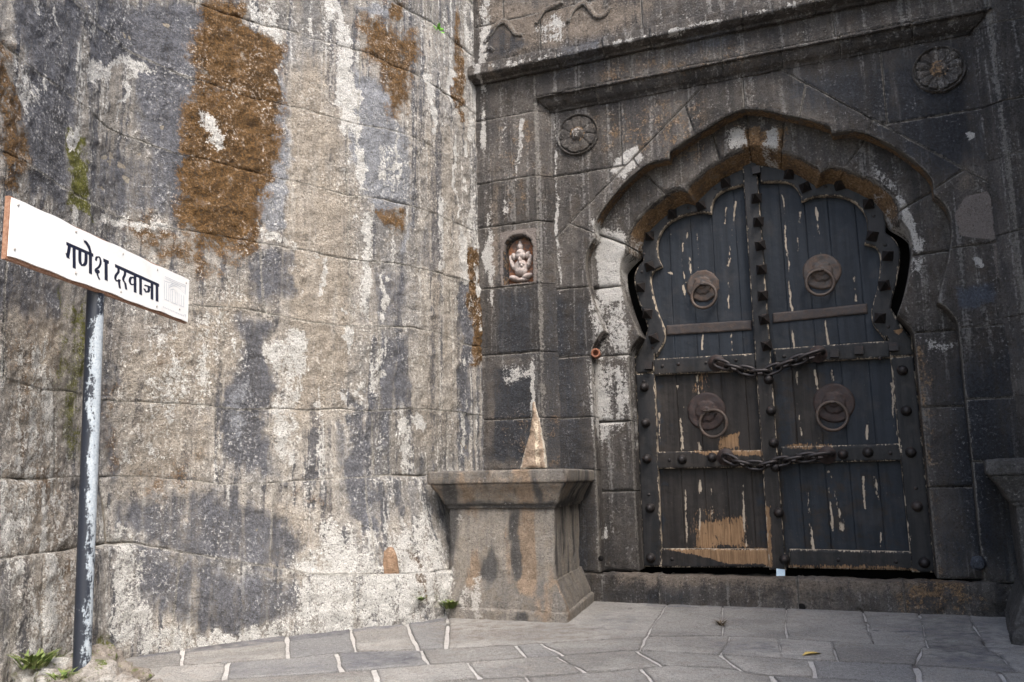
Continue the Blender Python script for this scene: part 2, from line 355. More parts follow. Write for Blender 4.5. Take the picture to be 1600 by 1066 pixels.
# ------------------------------------------------------------------ objects
def tag(o, label, cat, group=None):
    o['label'] = label; o['category'] = cat
    if group: o['group'] = group
    return o
def thing(name, loc, label, cat, group=None):
    o = bpy.data.objects.new(name, None); COL.objects.link(o); o.location = [float(v) for v in loc]; o.empty_display_size = .2
    return tag(o, label, cat, group)
def root_loc(parent):
    l = np.zeros(3)
    while parent is not None: l = l+np.array(parent.location); parent = parent.parent
    return l
def mesh_obj(name, V, F, mat, parent=None, mk=None, smooth=True, loc=None):
    """V are world coordinates; loc (world) becomes the origin"""
    V = np.asarray(V, float); me = bpy.data.meshes.new(name)
    base = root_loc(parent); o0 = np.zeros(3) if loc is None else np.asarray(loc, float)-base
    me.from_pydata((V-base-o0).tolist(), [], F if isinstance(F, list) else F.tolist()); me.update()
    if mk is None: mk = np.zeros((len(V), 8))
    if mk is not None:
        for nm, c in (('mk', mk[:, 0:4]), ('mk2', mk[:, [4, 5, 6, 7]])):
            at = me.attributes.new(nm, 'FLOAT_COLOR', 'POINT'); at.data.foreach_set('color', np.ascontiguousarray(c, dtype=np.float32).ravel())
    if smooth: me.polygons.foreach_set('use_smooth', np.ones(len(me.polygons), bool))
    if mat is not None: me.materials.append(M[mat] if isinstance(mat, str) else mat)
    o = bpy.data.objects.new(name, me); COL.objects.link(o); o.location = o0
    if parent is not None: o.parent = parent
    return o
def struct(o): o['kind'] = 'structure'; return o

def resample(P, step):
    P = np.asarray(P, float); out = []
    for i in range(len(P)):
        a, b = P[i], P[(i+1) % len(P)]; n = max(1, int(math.ceil(np.hypot(*(b-a))/step)))
        for k in range(n): out.append(a+(b-a)*k/n)
    return np.array(out)
def inset(P, d):
    P = np.asarray(P, float); n = len(P)
    ar = .5*np.sum(P[:, 0]*np.roll(P[:, 1], -1)-np.roll(P[:, 0], -1)*P[:, 1])
    if ar < 0: P = P[::-1]
    e = np.roll(P, -1, 0)-P; e /= np.maximum(np.linalg.norm(e, axis=1), 1e-9)[:, None]
    nn = np.stack([-e[:, 1], e[:, 0]], -1); v = nn+np.roll(nn, 1, 0); L = np.linalg.norm(v, axis=1)
    v = v*2/np.maximum(L, .8)[:, None]**2
    return P+v*d
def clip_half(P, a, b, c):
    """keep the side a*x+b*y<=c"""
    out = []; n = len(P)
    for i in range(n):
        p, q = P[i], P[(i+1) % n]; fp = a*p[0]+b*p[1]-c; fq = a*q[0]+b*q[1]-c
        if fp <= 0: out.append(tuple(p))
        if fp*fq < 0:
            t = fp/(fp-fq); out.append((p[0]+t*(q[0]-p[0]), p[1]+t*(q[1]-p[1])))
    return out

_seed = [0]
def stone(name, poly, surf, d0, thick, parent, mat, paint=None, sp=.022, gap=.006, bev=.03, bevd=.02, rough=.010, rs=5.0, lump=.012, ls=1.2,
          wob=.006, extra=None, dfun=None, mkfun=None, splay=0.0, tilt=.004, side_sp=.05, back=False, sidefn=None, moss=0.0, cont=False):
    _seed[0] += 1; sd = 0.0 if cont else _seed[0]*3.7
    P = inset(poly, gap*.5); bnd = resample(P, sp)
    if wob: 
        q3 = np.c_[bnd, np.full(len(bnd), sd)]
        bnd = bnd+wob*np.stack([fbm(q3, 4.0, 3), fbm(q3+31.7, 4.0, 3)], -1)
    lo, hi = bnd.min(0), bnd.max(0)
    gx, gy = np.meshgrid(np.arange(lo[0]+sp*.5, hi[0], sp), np.arange(lo[1]+sp*.5, hi[1], sp*.9))
    gx[::2] += sp*.5
    q = np.stack([gx.ravel(), gy.ravel()], -1); q += (RNG.random(q.shape)-.5)*sp*.45
    if len(q):
        dd, ins = band_dist(q, bnd, max(bev, .04)+.01); q = q[ins & (dd > sp*.55)]
    nb = len(bnd); edges = [(i, (i+1) % nb) for i in range(nb)]
    pts = [bnd]
    ex = extra or []
    off = nb
    for E_ in ex:
        E_ = np.asarray(E_, float)
        if len(q):
            dq, _ = seg_dist(q, E_); q = q[dq > sp*.45]
        pts.append(E_); edges += [(off+i, off+(i+1) % len(E_)) for i in range(len(E_))]; off += len(E_)
    allp = np.concatenate(pts+[q]) if len(q) else np.concatenate(pts)
    r = delaunay_2d_cdt([Vector(v) for v in allp.tolist()], edges, [], 1, 1e-6, True)
    vo = np.array([(v.x, v.y) for v in r[0]]); fa_ = np.array([list(f) for f in r[2]])
    e1 = vo[fa_[:, 1]]-vo[fa_[:, 0]]; e2 = vo[fa_[:, 2]]-vo[fa_[:, 0]]; cr = e1[:, 0]*e2[:, 1]-e1[:, 1]*e2[:, 0]
    fa_[cr < 0] = fa_[cr < 0][:, ::-1]; fa_ = fa_[np.abs(cr) > 1e-10]
    _, fin = band_dist(vo[fa_].mean(1), bnd, .004); fa_ = fa_[fin]
    fc = fa_.tolist()
    mp = {}
    for oi, ids in enumerate(r[3]):
        for k in ids:
            if k < nb: mp[k] = oi
    dist, _ = band_dist(vo, bnd, max(bev, .04)+.01); dist[[mp[k] for k in range(nb)]] = 0
    q3 = np.c_[vo, np.full(len(vo), sd)]
    kb = np.clip(dist/bev, 0, 1)
    jag = np.clip(.75+.9*fbm(q3+5.1, 3.0, 2), .1, 1.6) if not cont else np.clip(-.1+2.8*fbm(q3+5.1, 1.9, 3), 0, 2.2)
    d = d0 - bevd*jag*(1-np.sqrt(np.clip(1-(1-kb)**2, 0, 1)))
    d = d + rough*fbm(q3, rs*2, 4, .6)*1.6 + lump*fbm(q3+77, ls, 3)*kb
    if tilt:
        cx = vo.mean(0); tx, ty = (RNG.random(2)-.5)*2*tilt
        d = d + (vo[:, 0]-cx[0])*tx + (vo[:, 1]-cx[1])*ty
    if dfun is not None: d = d + dfun(vo)
    mk = paint.apply(vo) if paint is not None else np.zeros((len(vo), 8))
    if moss: d = d + moss*np.clip(mk[:, 0], 0, 1)*kb*(.5+1.3*fbm(q3+3, 11, 3, .6)) - .5*moss*np.clip(mk[:, 1], 0, 1)*kb
    W = surf(vo[:, 0], vo[:, 1], d)
    if name != 'mortar_bed': mk[:, 5] = np.maximum(mk[:, 5], np.clip(1-dist/.035, 0, 1))
    if mkfun is not None: mk = mkfun(vo, mk, d)
    # sides
    loop = [mp[k] for k in range(nb)]
    ns = max(1, int(math.ceil(thick/side_sp))); V = [W]; K = [mk]; prev = loop; tot = len(W)
    bl = vo[loop]; db = d[loop]
    for k in range(1, ns+1):
        t = k/ns; a = bl[:, 0]+splay*t; dk = db*(1-t)+(d0-thick)*t
        q4 = np.c_[bl[:, 0]*2, bl[:, 1]*2, dk*2+sd]
        jit = rough*.8*fbm(q4, 4, 3)*(t < 1)
        bz = bl[:, 1]
        if sidefn is not None: a, bz = sidefn(a, bz, t)
        V.append(surf(a+jit, bz+jit, dk)); mk_s = mk[loop].copy(); mk_s[:, 5] *= max(0, 1-2*t) if thick > .1 else 1
        if mkfun is not None: mk_s = mkfun(bl, mk_s, dk)
        K.append(mk_s); cur = list(range(tot, tot+nb)); tot += nb
        for i in range(nb): fc.append([prev[i], cur[i], cur[(i+1) % nb], prev[(i+1) % nb]])
        prev = cur
    if back: fc.append(prev[::-1])
    V = np.concatenate(V); K = np.concatenate(K)
    # make the front face the viewer's side (front triangles are counter-clockwise in a/b)
    i0 = int(np.argmax(dist)); pa = surf(vo[i0:i0+1, 0]+.01, vo[i0:i0+1, 1], d[i0:i0+1])[0]-surf(vo[i0:i0+1, 0], vo[i0:i0+1, 1], d[i0:i0+1])[0]
    pb_ = surf(vo[i0:i0+1, 0], vo[i0:i0+1, 1]+.01, d[i0:i0+1])[0]-W[i0]; pd_ = surf(vo[i0:i0+1, 0], vo[i0:i0+1, 1], d[i0:i0+1]+.01)[0]-W[i0]
    flip = np.cross(pa, pb_)@pd_ < 0
    ccw = np.sum(bnd[:, 0]*np.roll(bnd[:, 1], -1)-np.roll(bnd[:, 0], -1)*bnd[:, 1]) > 0
    fc = [(f[::-1] if flip else f) if len(f) == 3 else (f[::-1] if flip != (not ccw) else f) for f in fc]
    o = mesh_obj(name, V, fc, mat, parent, K)
    return o

def sweep_u(name, prof, u0, u1, parent, mat, paint=None, sp=.03, rough=.008, surf=None, mitre=(0, 0), d_ref=0.0, mkfun=None, closed=True):
    """profile [(d,z)] swept along u, subdivided and roughened; mitre shifts the ends with d"""
    surf = surf or surf_gate
    P = []; 
    for i in range(len(prof)-1):
        a, b = np.array(prof[i]), np.array(prof[i+1]); n = max(1, int(math.ceil(np.hypot(*(b-a))/sp)))
        for k in range(n): P.append(a+(b-a)*k/n)
    P.append(np.array(prof[-1])); P = np.array(P); m_ = len(P); n = max(2, int((u1-u0)/sp)+1)
    _seed[0] += 1; sd = _seed[0]*3.7
    us = np.linspace(0, 1, n); A = np.zeros((n, m_)); D = np.tile(P[:, 0], (n, 1)); Z = np.tile(P[:, 1], (n, 1))
    for i, t in enumerate(us): A[i] = (u0+mitre[0]*(P[:, 0]-d_ref))*(1-t)+(u1+mitre[1]*(P[:, 0]-d_ref))*t
    q = np.stack([A.ravel(), D.ravel(), Z.ravel()+sd], -1)
    endk = np.minimum(us, 1-us)*(u1-u0); er = np.repeat(np.clip(1-endk/.025, 0, 1), m_)
    nz = rough*(fbm(q, 7, 4, .6)*1.8+fbm(q, 1.5, 2)*1.2)
    chipn = np.clip(fbm(q+9, 4, 3)-.28, 0, 1)*.08
    tang = np.gradient(P, axis=0); tang /= np.linalg.norm(tang, axis=1)[:, None]; nr = np.stack([tang[:, 1], -tang[:, 0]], -1)
    nr = np.tile(nr, (n, 1)); 
    off = nz-chipn-.012*er
    sg = 1.0 if nr[m_//2, 0] > 0 else -1.0
    d2 = D.ravel()+nr[:, 0]*off*sg; z2 = Z.ravel()+nr[:, 1]*off*sg
    W = surf(A.ravel(), z2, d2)
    mk = paint.apply(np.stack([A.ravel(), z2], -1)) if paint is not None else np.zeros((len(W), 8))
    mk[:, 5] = np.maximum(mk[:, 5], er)
    if mkfun is not None: mk = mkfun(np.stack([A.ravel(), z2], -1), mk, d2)
    F = []
    for i in range(n-1):
        for j in range(m_-1):
            a = i*m_+j; F.append([a, a+1, a+m_+1, a+m_] if sg < 0 else [a, a+m_, a+m_+1, a+1])
    F.append(list(range(m_))); F.append(list(range((n-1)*m_, n*m_))[::-1])
    return mesh_obj(name, W, F, mat, parent, mk)

def frame_at(p, zdir, xdir=None):
    z = np.asarray(zdir, float); z /= np.linalg.norm(z)
    x = np.asarray(xdir if xdir is not None else (0.123, .3, 1.0), float); x = x-(x@z)*z; x /= np.linalg.norm(x); y = np.cross(z, x)
    return Matrix(((x[0], y[0], z[0], p[0]), (x[1], y[1], z[1], p[1]), (x[2], y[2], z[2], p[2]), (0, 0, 0, 1)))
def place(name, me, mw, parent):
    o = bpy.data.objects.new(name, me); COL.objects.link(o)
    b = root_loc(parent) if parent is not None else np.zeros(3)
    if parent is not None: o.parent = parent
    o.matrix_local = Matrix.Translation(Vector(-b))@mw
    return o
def raw_mesh(name, V, F, mat, smooth=True):
    me = bpy.data.meshes.new(name); me.from_pydata([list(map(float, v)) for v in V], [], F); me.update()
    if smooth: me.polygons.foreach_set('use_smooth', np.ones(len(me.polygons), bool))
    me.materials.append(M[mat]); return me
def lathe(prof, n=16, cap=True):
    V = []; F = []
    for r_, z_ in prof:
        for k in range(n): t = 2*math.pi*k/n; V.append((r_*math.cos(t), r_*math.sin(t), z_))
    for i in range(len(prof)-1):
        for k in range(n): F.append([i*n+k, i*n+(k+1) % n, (i+1)*n+(k+1) % n, (i+1)*n+k])
    if cap: F.append(list(range((len(prof)-1)*n, len(prof)*n)))
    return V, F
def tube(path, r, n=10, closed=False):
    path = np.asarray(path, float); L = len(path); V = []; F = []
    t = np.roll(path, -1, 0)-np.roll(path, 1, 0) if closed else np.gradient(path, axis=0)
    t /= np.linalg.norm(t, axis=1)[:, None]
    up = np.array([0.013, .37, .92]); 
    if abs(t[0]@up) > .95: up = np.array([1., 0, 0])
    rr = np.full(L, r) if np.isscalar(r) else np.asarray(r)
    x = up-(up@t[0])*t[0]; x /= np.linalg.norm(x)
    for i in range(L):
        x = x-(x@t[i])*t[i]; x /= np.linalg.norm(x); y = np.cross(t[i], x)
        for k in range(n):
            a = 2*math.pi*k/n; V.append(path[i]+rr[i]*(math.cos(a)*x+math.sin(a)*y))
    for i in range(L if closed else L-1):
        j = (i+1) % L
        for k in range(n): F.append([i*n+k, i*n+(k+1) % n, j*n+(k+1) % n, j*n+k])
    if not closed: F.append(list(range(n))[::-1]); F.append(list(range((L-1)*n, L*n)))
    return np.array(V), F

# ================================================================== GROUND AND PAVING
def fpx(L): return [tuple(on_floor(x, y)[:2]) for x, y in L]
g_ = mesh_obj('ground', [(-60, -60, -.06), (60, -60, -.06), (60, 60, -.06), (-60, 60, -.06)], [[0, 1, 2, 3]], 'ground'); struct(g_)
pave = thing('pavement', (0, 8, -.03), 'grey flagstone paving with pale mortar joints in front of the gate', 'pavement'); struct(pave)
del pave['category']
_pj = Paint()
for L in ([(1350, 972), (1480, 975)], [(1350, 1042), (1430, 1040), (1600, 1053)], [(1500, 975), (1546, 1020)], [(1366, 965), (1372, 1005)]): _pj.line('dark', fpx(L), .05, 1.2)
_gx, _gy = np.meshgrid(np.arange(-4.6, 6.4, .05), np.arange(1.5, 11.6, .05)); _q = np.stack([_gx.ravel(), _gy.ravel()], -1)
_n, _m = _gx.shape; _F = [[i*_m+j, i*_m+j+1, (i+1)*_m+j+1, (i+1)*_m+j] for i in range(_n-1) for j in range(_m-1)]
mesh_obj('mortar_bed', np.c_[_q, -.007+.005*fbm(np.c_[_q, 0*_q[:, 0]], 6, 3)], _F, 'paving_joint', pave, _pj.apply(_q))
ROWS = [
 [(60, 1000), (200, 985), (680, 935), (940, 925), (1250, 930), (1500, 940), (1640, 945)],
 [(60, 1062), (216, 1046), (450, 1030), (531, 1021), (657, 1017), (805, 1009), (900, 1003), (1024, 996), (1141, 995), (1231, 999), (1366, 1008), (1546, 1020), (1680, 1030)],
 [(60, 1092), (351, 1064), (535, 1051), (670, 1040), (742, 1035), (868, 1026), (992, 1017), (1123, 1024), (1267, 1033), (1429, 1040), (1600, 1053), (1700, 1062)],
 [(40, 1130), (500, 1085), (724, 1064), (880, 1055), (1042, 1042), (1127, 1044), (1190, 1055), (1334, 1063), (1500, 1080), (1720, 1100)],
 [(0, 1190), (500, 1140), (800, 1110), (1100, 1100), (1400, 1120), (1750, 1150)],
 [(-60, 1270), (500, 1220), (800, 1190), (1100, 1180), (1800, 1230)]]
CROSS = [
 [(60, 60), (288, 284), (448, 450), (540, 556), (621, 652), (702, 698), (1056, 1010), (1131, 1128), (1228, 1229), (1340, 1366), (1430, 1450), (1500, 1546), (1630, 1680)],
 [(60, 60), (355, 351), (526, 535), (657, 670), (805, 823), (844, 880), (1010, 1000), (1141, 1126), (1215, 1222), (1300, 1310), (1440, 1430), (1560, 1585), (1680, 1700)],
 [(60, 40), (320, 330), (585, 592), (729, 752), (868, 915), (992, 1035), (1123, 1160), (1267, 1274), (1429, 1440), (1560, 1580), (1700, 1720)],
 [(40, 0), (260, 240), (480, 500), (690, 710), (820, 860), (1000, 1050), (1204, 1240), (1390, 1400), (1540, 1560), (1720, 1750)],
 [(0, -60), (300, 290), (560, 570), (800, 830), (1060, 1080), (1300, 1330), (1560, 1600), (1750, 1800)]]
pslab = Paint(.08)
for L, k in (([(380, 1040), (500, 1035), (530, 1050), (390, 1062)], .3), ([(535, 1022), (655, 1019), (668, 1038), (538, 1050)], .55), ([(700, 985), (1000, 975), (1000, 1012), (720, 1012)], 0)):
    pslab.poly('dark', fpx(L), .06, k)
pslab.poly('dark', fpx([(200, 1015), (480, 985), (680, 962), (700, 972), (480, 1000), (210, 1032)]), .06, .6)
pslab.poly('tan', fpx([(640, 965), (930, 975), (1010, 1000), (820, 1010), (660, 1010)]), .3, .5)
pslab.line('dark', fpx([(1350, 985), (1480, 990), (1600, 1000)]), .03, .9)
for L_, k_ in (([(300, 1030), (420, 1020), (430, 1060), (320, 1066)], .35), ([(900, 960), (1040, 950), (1020, 990), (900, 1000)], .3), ([(1100, 1000), (1260, 1005), (1240, 1030), (1110, 1020)], .45), ([(700, 1040), (820, 1030), (840, 1060), (720, 1066)], .3), ([(1420, 1000), (1600, 1010), (1600, 1060), (1440, 1040)], .5)): pslab.poly('dark', fpx(L_), .25, k_)
pslab.poly('tan', fpx([(1180, 950), (1330, 960), (1340, 1005), (1180, 990)]), .3, .3)
pslab.poly('dark', fpx([(1370, 960), (1640, 960), (1640, 1060), (1400, 1045)]), .5, .4)
pslab.poly('dark', fpx([(1000, 940), (1640, 950), (1640, 962), (1000, 950)]), .08, .5)
pslab.line('pale', fpx([(940, 944), (1100, 950), (1250, 956), (1440, 962)]), .02, .7)
def interp_line(L, x): return (x, float(np.interp(x, [p[0] for p in L], [p[1] for p in L])))
for i, cr in enumerate(CROSS):
    top, bot = ROWS[i], ROWS[i+1]
    for j in range(len(cr)-1):
        (a0, b0), (a1, b1) = cr[j], cr[j+1]
        up = [interp_line(top, a0)]+[p for p in top if a0 < p[0] < a1]+[interp_line(top, a1)]
        dn = [interp_line(bot, b0)]+[p for p in bot if b0 < p[0] < b1]+[interp_line(bot, b1)]
        P = fpx(up+dn[::-1])
        right = 1 if a0 > 1000 and i < 2 else 0
        near = i >= 3
        stone('flagstone', P, surf_floor, 0.010, .04, pave, 'slab', pslab, sp=.05 if near else .028, gap=.016 if right else .040, bev=.03, bevd=.005,
              rough=.004, rs=6, lump=.009, wob=.024, tilt=.004 if not right else .008)

# ================================================================== BASTION (left wall)
bast = thing('bastion_wall', (-2.2, 9.3, 0), 'tall weathered tan and grey bastion wall with a rust brown stain, left of the gate', 'wall')
pb = Paint(.17)
def bpoly(ch, L, soft=.12, k=1.0): pb.poly(ch, [bp(x, y) for x, y in L], soft, k)
def bline(ch, L, w=.05, k=1.0): pb.line(ch, [bp(x, y) for x, y in L], w, k)
# tan areas
bpoly('tan', [(430, 120), (530, 60), (560, 330), (555, 620), (440, 730), (420, 400)], .3, .75)
bpoly('tan', [(640, 180), (730, 160), (735, 720), (640, 700), (655, 400)], .25, .5)
bpoly('tan', [(170, 500), (400, 420), (420, 500), (330, 640), (330, 760), (180, 800)], .3, .75)
bpoly('tan', [(0, 400), (110, 440), (120, 1000), (0, 1066)], .3, .7)
bpoly('tan', [(380, 770), (520, 780), (560, 900), (440, 880)], .25, .6)
# dark grey
bpoly('dark', [(157, 0), (317, 0), (316, 90), (300, 200), (284, 305), (283, 335), (258, 290), (233, 203), (214, 105), (160, 80)], .12, 1.25)
bpoly('dark', [(40, 0), (145, 0), (132, 125), (122, 218), (106, 330), (56, 304), (40, 243), (50, 177), (56, 91)], .15, 1.05)
bpoly('dark', [(162, 222), (235, 228), (282, 325), (200, 338), (158, 300)], .1, .6)
bpoly('dark', [(385, 500), (420, 520), (427, 640), (415, 738), (355, 730), (328, 670), (335, 620), (365, 565)], .12, 1.05)
bpoly('dark', [(395, 395), (466, 385), (461, 456), (430, 478), (388, 471)], .08, .75)
bpoly('dark', [(548, 600), (572, 620), (577, 760), (572, 840), (550, 830), (543, 700)], .06, .9)
bpoly('dark', [(585, 515), (650, 520), (640, 620), (600, 700), (588, 800), (575, 640)], .1, .65)
bpoly('dark', [(180, 800), (300, 762), (400, 785), (470, 840), (475, 888), (330, 876), (200, 850)], .1, .75)
bpoly('dark', [(210, 862), (470, 900), (470, 965), (350, 992), (225, 960)], .12, .7)
bpoly('dark', [(722, 440), (740, 440), (742, 720), (722, 722)], .06, .9)
bpoly('dark', [(660, 340), (700, 350), (690, 430), (655, 420)], .1, .5)
bpoly('dark', [(580, 420), (640, 430), (630, 500), (575, 500)], .1, .55)
bpoly('dark', [(520, 640), (550, 650), (548, 740), (525, 735)], .08, .5)
bpoly('dark', [(0, 400), (60, 405), (110, 470), (60, 520), (0, 470)], .12, .7)
bpoly('dark', [(170, 495), (300, 490), (250, 560), (180, 590)], .12, .45)
bpoly('dark', [(165, 560), (185, 560), (182, 760), (162, 760)], .06, .7)
# blue grey
bpoly('blue', [(557, 91), (600, 120), (628, 180), (645, 238), (648, 304), (593, 322), (557, 283), (552, 180)], .07, .95)
bpoly('blue', [(430, 60), (452, 60), (452, 190), (456, 355), (412, 368), (402, 284), (425, 240)], .07, .9)
bpoly('blue', [(300, 60), (318, 60), (318, 170), (298, 210)], .05, .6)
bpoly('blue', [(575, 0), (615, 0), (608, 20), (580, 22)], .05, .8)
bpoly('blue', [(628, 340), (645, 335), (640, 400), (620, 400)], .06, .7)
bpoly('blue', [(355, 590), (385, 570), (395, 660), (360, 700)], .08, .7)
# rust
bpoly('rust', [(315, 0), (380, 0), (385, 40), (440, 70), (440, 150), (430, 230), (415, 285), (402, 345), (395, 385), (330, 385), (290, 330), (280, 280), (290, 230), (300, 180), (318, 120), (312, 50)], .15, 1.12)
bpoly('rust', [(567, 20), (659, 50), (660, 96), (640, 172), (610, 175), (603, 117), (577, 76)], .15, .8)
bpoly('rust', [(600, 0), (650, 0), (620, 25)], .05, .8)
bpoly('rust', [(575, 318), (633, 312), (628, 350), (600, 350)], .12, .8)
bpoly('rust', [(718, 10), (731, 10), (729, 190), (716, 150)], .04, .75)
bpoly('rust', [(735, 390), (757, 380), (763, 560), (742, 575)], .05, .95)
bpoly('rust', [(0, 60), (30, 40), (42, 120), (60, 200), (40, 300), (0, 310)], .12, .62)
bpoly('rust', [(246, 545), (284, 538), (284, 585), (246, 583)], .1, .5)
bpoly('rust', [(210, 735), (318, 715), (300, 770), (230, 795)], .15, .45)
bpoly('rust', [(0, 520), (110, 520), (110, 960), (20, 1040)], .3, .45)
bpoly('rust', [(240, 330), (330, 385), (345, 420), (300, 425), (190, 350)], .1, .6)
bpoly('rust', [(165, 600), (190, 590), (195, 740), (165, 760)], .1, .45)
bpoly('rust', [(580, 860), (620, 850), (650, 900), (640, 950), (590, 930)], .1, .7)
bpoly('rust', [(460, 760), (520, 765), (515, 800), (450, 790)], .08, .35)
# ochre / green
bpoly('green', [(122, 205), (141, 210), (143, 300), (152, 345), (114, 340)], .06, .95)
bpoly('green', [(93, 460), (138, 470), (138, 720), (95, 720)], .1, .5)
bpoly('green', [(600, 925), (655, 935), (660, 955), (605, 950)], .06, .6)
bpoly('green', [(40, 1000), (150, 990), (150, 1050), (40, 1066)], .1, .6)
# lime streaks and bloom
for L, w, k in (([(528, 10), (545, 120), (556, 200), (560, 280)], .11, 1.2), ([(556, 280), (560, 420), (553, 520)], .045, .8), ([(682, 120), (690, 260), (694, 420)], .07, 1.1), ([(740, 0), (744, 160), (741, 330), (733, 430)], .10, 1.2), ([(700, 0), (712, 120), (716, 300)], .04, 1.0), ([(575, 330), (572, 480), (575, 640)], .05, 1.0), ([(620, 180), (632, 300)], .03, .9), ([(500, 600), (498, 720)], .03, .9),
                ([(752, 20), (752, 300), (748, 520)], .045, .8), ([(150, 0), (140, 120), (128, 240)], .05, .9), ([(75, 10), (72, 120)], .035, .8), ([(208, 100), (188, 230), (174, 310)], .03, .85),
                ([(440, 110), (438, 180), (446, 260)], .03, .7), ([(603, 430), (598, 520), (597, 640)], .035, .75), ([(648, 430), (644, 540)], .03, .7), ([(543, 500), (546, 630)], .02, .9),
                ([(505, 390), (502, 470)], .035, .8), ([(462, 430), (455, 520)], .04, .8), ([(100, 20), (112, 100)], .03, .6), ([(30, 620), (25, 1000)], .08, .75), ([(70, 560), (60, 900)], .05, .65),
                ([(5, 520), (0, 1000)], .08, .8), ([(690, 560), (712, 720)], .03, .5), ([(735, 560), (728, 720)], .05, .7), ([(590, 560), (585, 760)], .05, .75), ([(640, 660), (655, 800)], .05, .7),
                ([(718, 200), (722, 420)], .02, .7), ([(678, 30), (700, 140)], .02, .6), ([(480, 20), (500, 90)], .03, .6)): bline('pale', L, w, k)
bpoly('pale', [(470, 880), (515, 800), (572, 852), (655, 790), (672, 950), (560, 975), (470, 988), (425, 1000)], .15, .72)
bpoly('pale', [(430, 520), (472, 520), (467, 725), (436, 725)], .08, .62)
bpoly('pale', [(170, 500), (330, 450), (400, 430), (365, 560), (330, 640), (260, 720), (180, 760)], .25, .42)
bpoly('pale', [(150, 800), (215, 850), (215, 1020), (150, 1010)], .12, .62)
bpoly('pale', [(385, 0), (440, 0), (446, 60), (405, 50)], .06, .6)
bpoly('pale', [(150, 85), (245, 85), (250, 100), (180, 110), (150, 140)], .05, .75)
bpoly('pale', [(165, 335), (280, 345), (270, 355), (165, 350)], .04, .8)
bpoly('pale', [(380, 350), (480, 385), (510, 400), (400, 380)], .05, .7)
bpoly('pale', [(318, 180), (340, 170), (350, 225), (330, 235)], .04, .7)
bpoly('pale', [(650, 640), (672, 650), (665, 670), (648, 665)], .03, .95)
bpoly('pale', [(600, 215), (645, 240), (645, 310), (600, 300)], .06, .45)
bpoly('pale', [(30, 100), (60, 90), (80, 140), (60, 190)], .08, .5)
bpoly('pale', [(220, 985), (420, 975), (560, 960), (680, 955), (680, 985), (420, 1010), (220, 1030)], .05, .65)

bpoly('pale', [(0, 520), (60, 520), (115, 640), (110, 1000), (0, 1066)], .2, .5)  # lime streaks plus painted brightness on a face that gets little light
bpoly('dark', [(420, 880), (560, 860), (660, 830), (660, 940), (470, 960)], .2, .35)
ZC = [0, .72, 1.58, 2.35, 3.33, 4.12, 4.9, 5.82, 6.7, 7.55, 8.4, 9.3]
S0 = float(np.interp(3.6, PL[:20, 1], PS[:20])); S1 = PS[-1]-.35
SX = S_OF(-3.6)
def zl(k, s):
    if k == 0: return -.05
    if k == 1: return float(np.interp(s, [S0, SX, S_OF(-2.2), S_OF(-1.2), S1], [1.0, 1.0, .58, .5, .55]))
    return ZC[k]+.06*float(vnoise(np.array([[s*.9, k*7.3, 0]]))[0])+.035*float(vnoise(np.array([[s*2.7, k*3.1, 4.4]]))[0])+.010*float(vnoise(np.array([[s*11, k*3.1, 9.4]]))[0])
ncor = len(ZC)-1
bev_rng = random.Random(5)
for k in range(ncor):
    s = S0; js = [S0]
    while s < S1-.7:
        s += bev_rng.uniform(.95, 1.85)
        js.append(s)
    js[-1] = S1
    tl = [0]+[bev_rng.uniform(-.04, .04) for _ in js[1:-1]]+[0]
    for a in range(len(js)-1):
        s0, s1 = js[a], js[a+1]
        n = max(2, int((s1-s0)/.05))
        lo = [(x, zl(k, x)) for x in np.linspace(s0-tl[a], s1-tl[a+1], n+1)]; hi = [(x, zl(k+1, x)) for x in np.linspace(s0+tl[a], s1+tl[a+1], n+1)]
        vis = s1 > S_OF(-3.65)-2.2 and k < 9
        dd = {0: .075, 1: .02}.get(k, bev_rng.uniform(-.003, .003))
        stone('stone', lo+hi[::-1], surf_bastion, dd, .12, bast, 'bastion', pb, sp=.021 if vis else .08, moss=.02, cont=True, gap=.001, bev=.035 if k > 1 else .07, bevd=(.003 if s1 < SX else .011) if k > 1 else .055,
              rough=.016, rs=5, lump=.018 if k > 1 else .07, ls=1.5, wob=.0 if k > 1 else .01, tilt=.0)
stone('mortar_bed', [(S0, -.05), (S1, -.05), (S1, 9.3), (S0, 9.3)], surf_bastion, -.026, .05, bast, 'mortar', None, sp=.09, rough=.008, lump=0, tilt=0, bevd=0)
# solid core behind the facing stones
_s = np.linspace(S0, S1, 60); _zr = [-.05, .3, .6, .9, 1.2, 1.5, 1.8, 5, 9.3]
_rows = [(z, -.09) for z in _zr]+[(9.3, -1.6), (-.05, -1.6)]
_V = np.concatenate([surf_bastion(_s, np.full(60, z), np.full(60, dd)-(0 if dd > -1 else batter(_s, np.full(60, z)))) for z, dd in _rows]); _F = []
for r_ in range(len(_rows)):
    q_ = (r_+1) % len(_rows)
    for i in range(59): _F.append([r_*60+i, r_*60+i+1, q_*60+i+1, q_*60+i])
mesh_obj('core', _V, _F, 'mortar', bast, smooth=False)

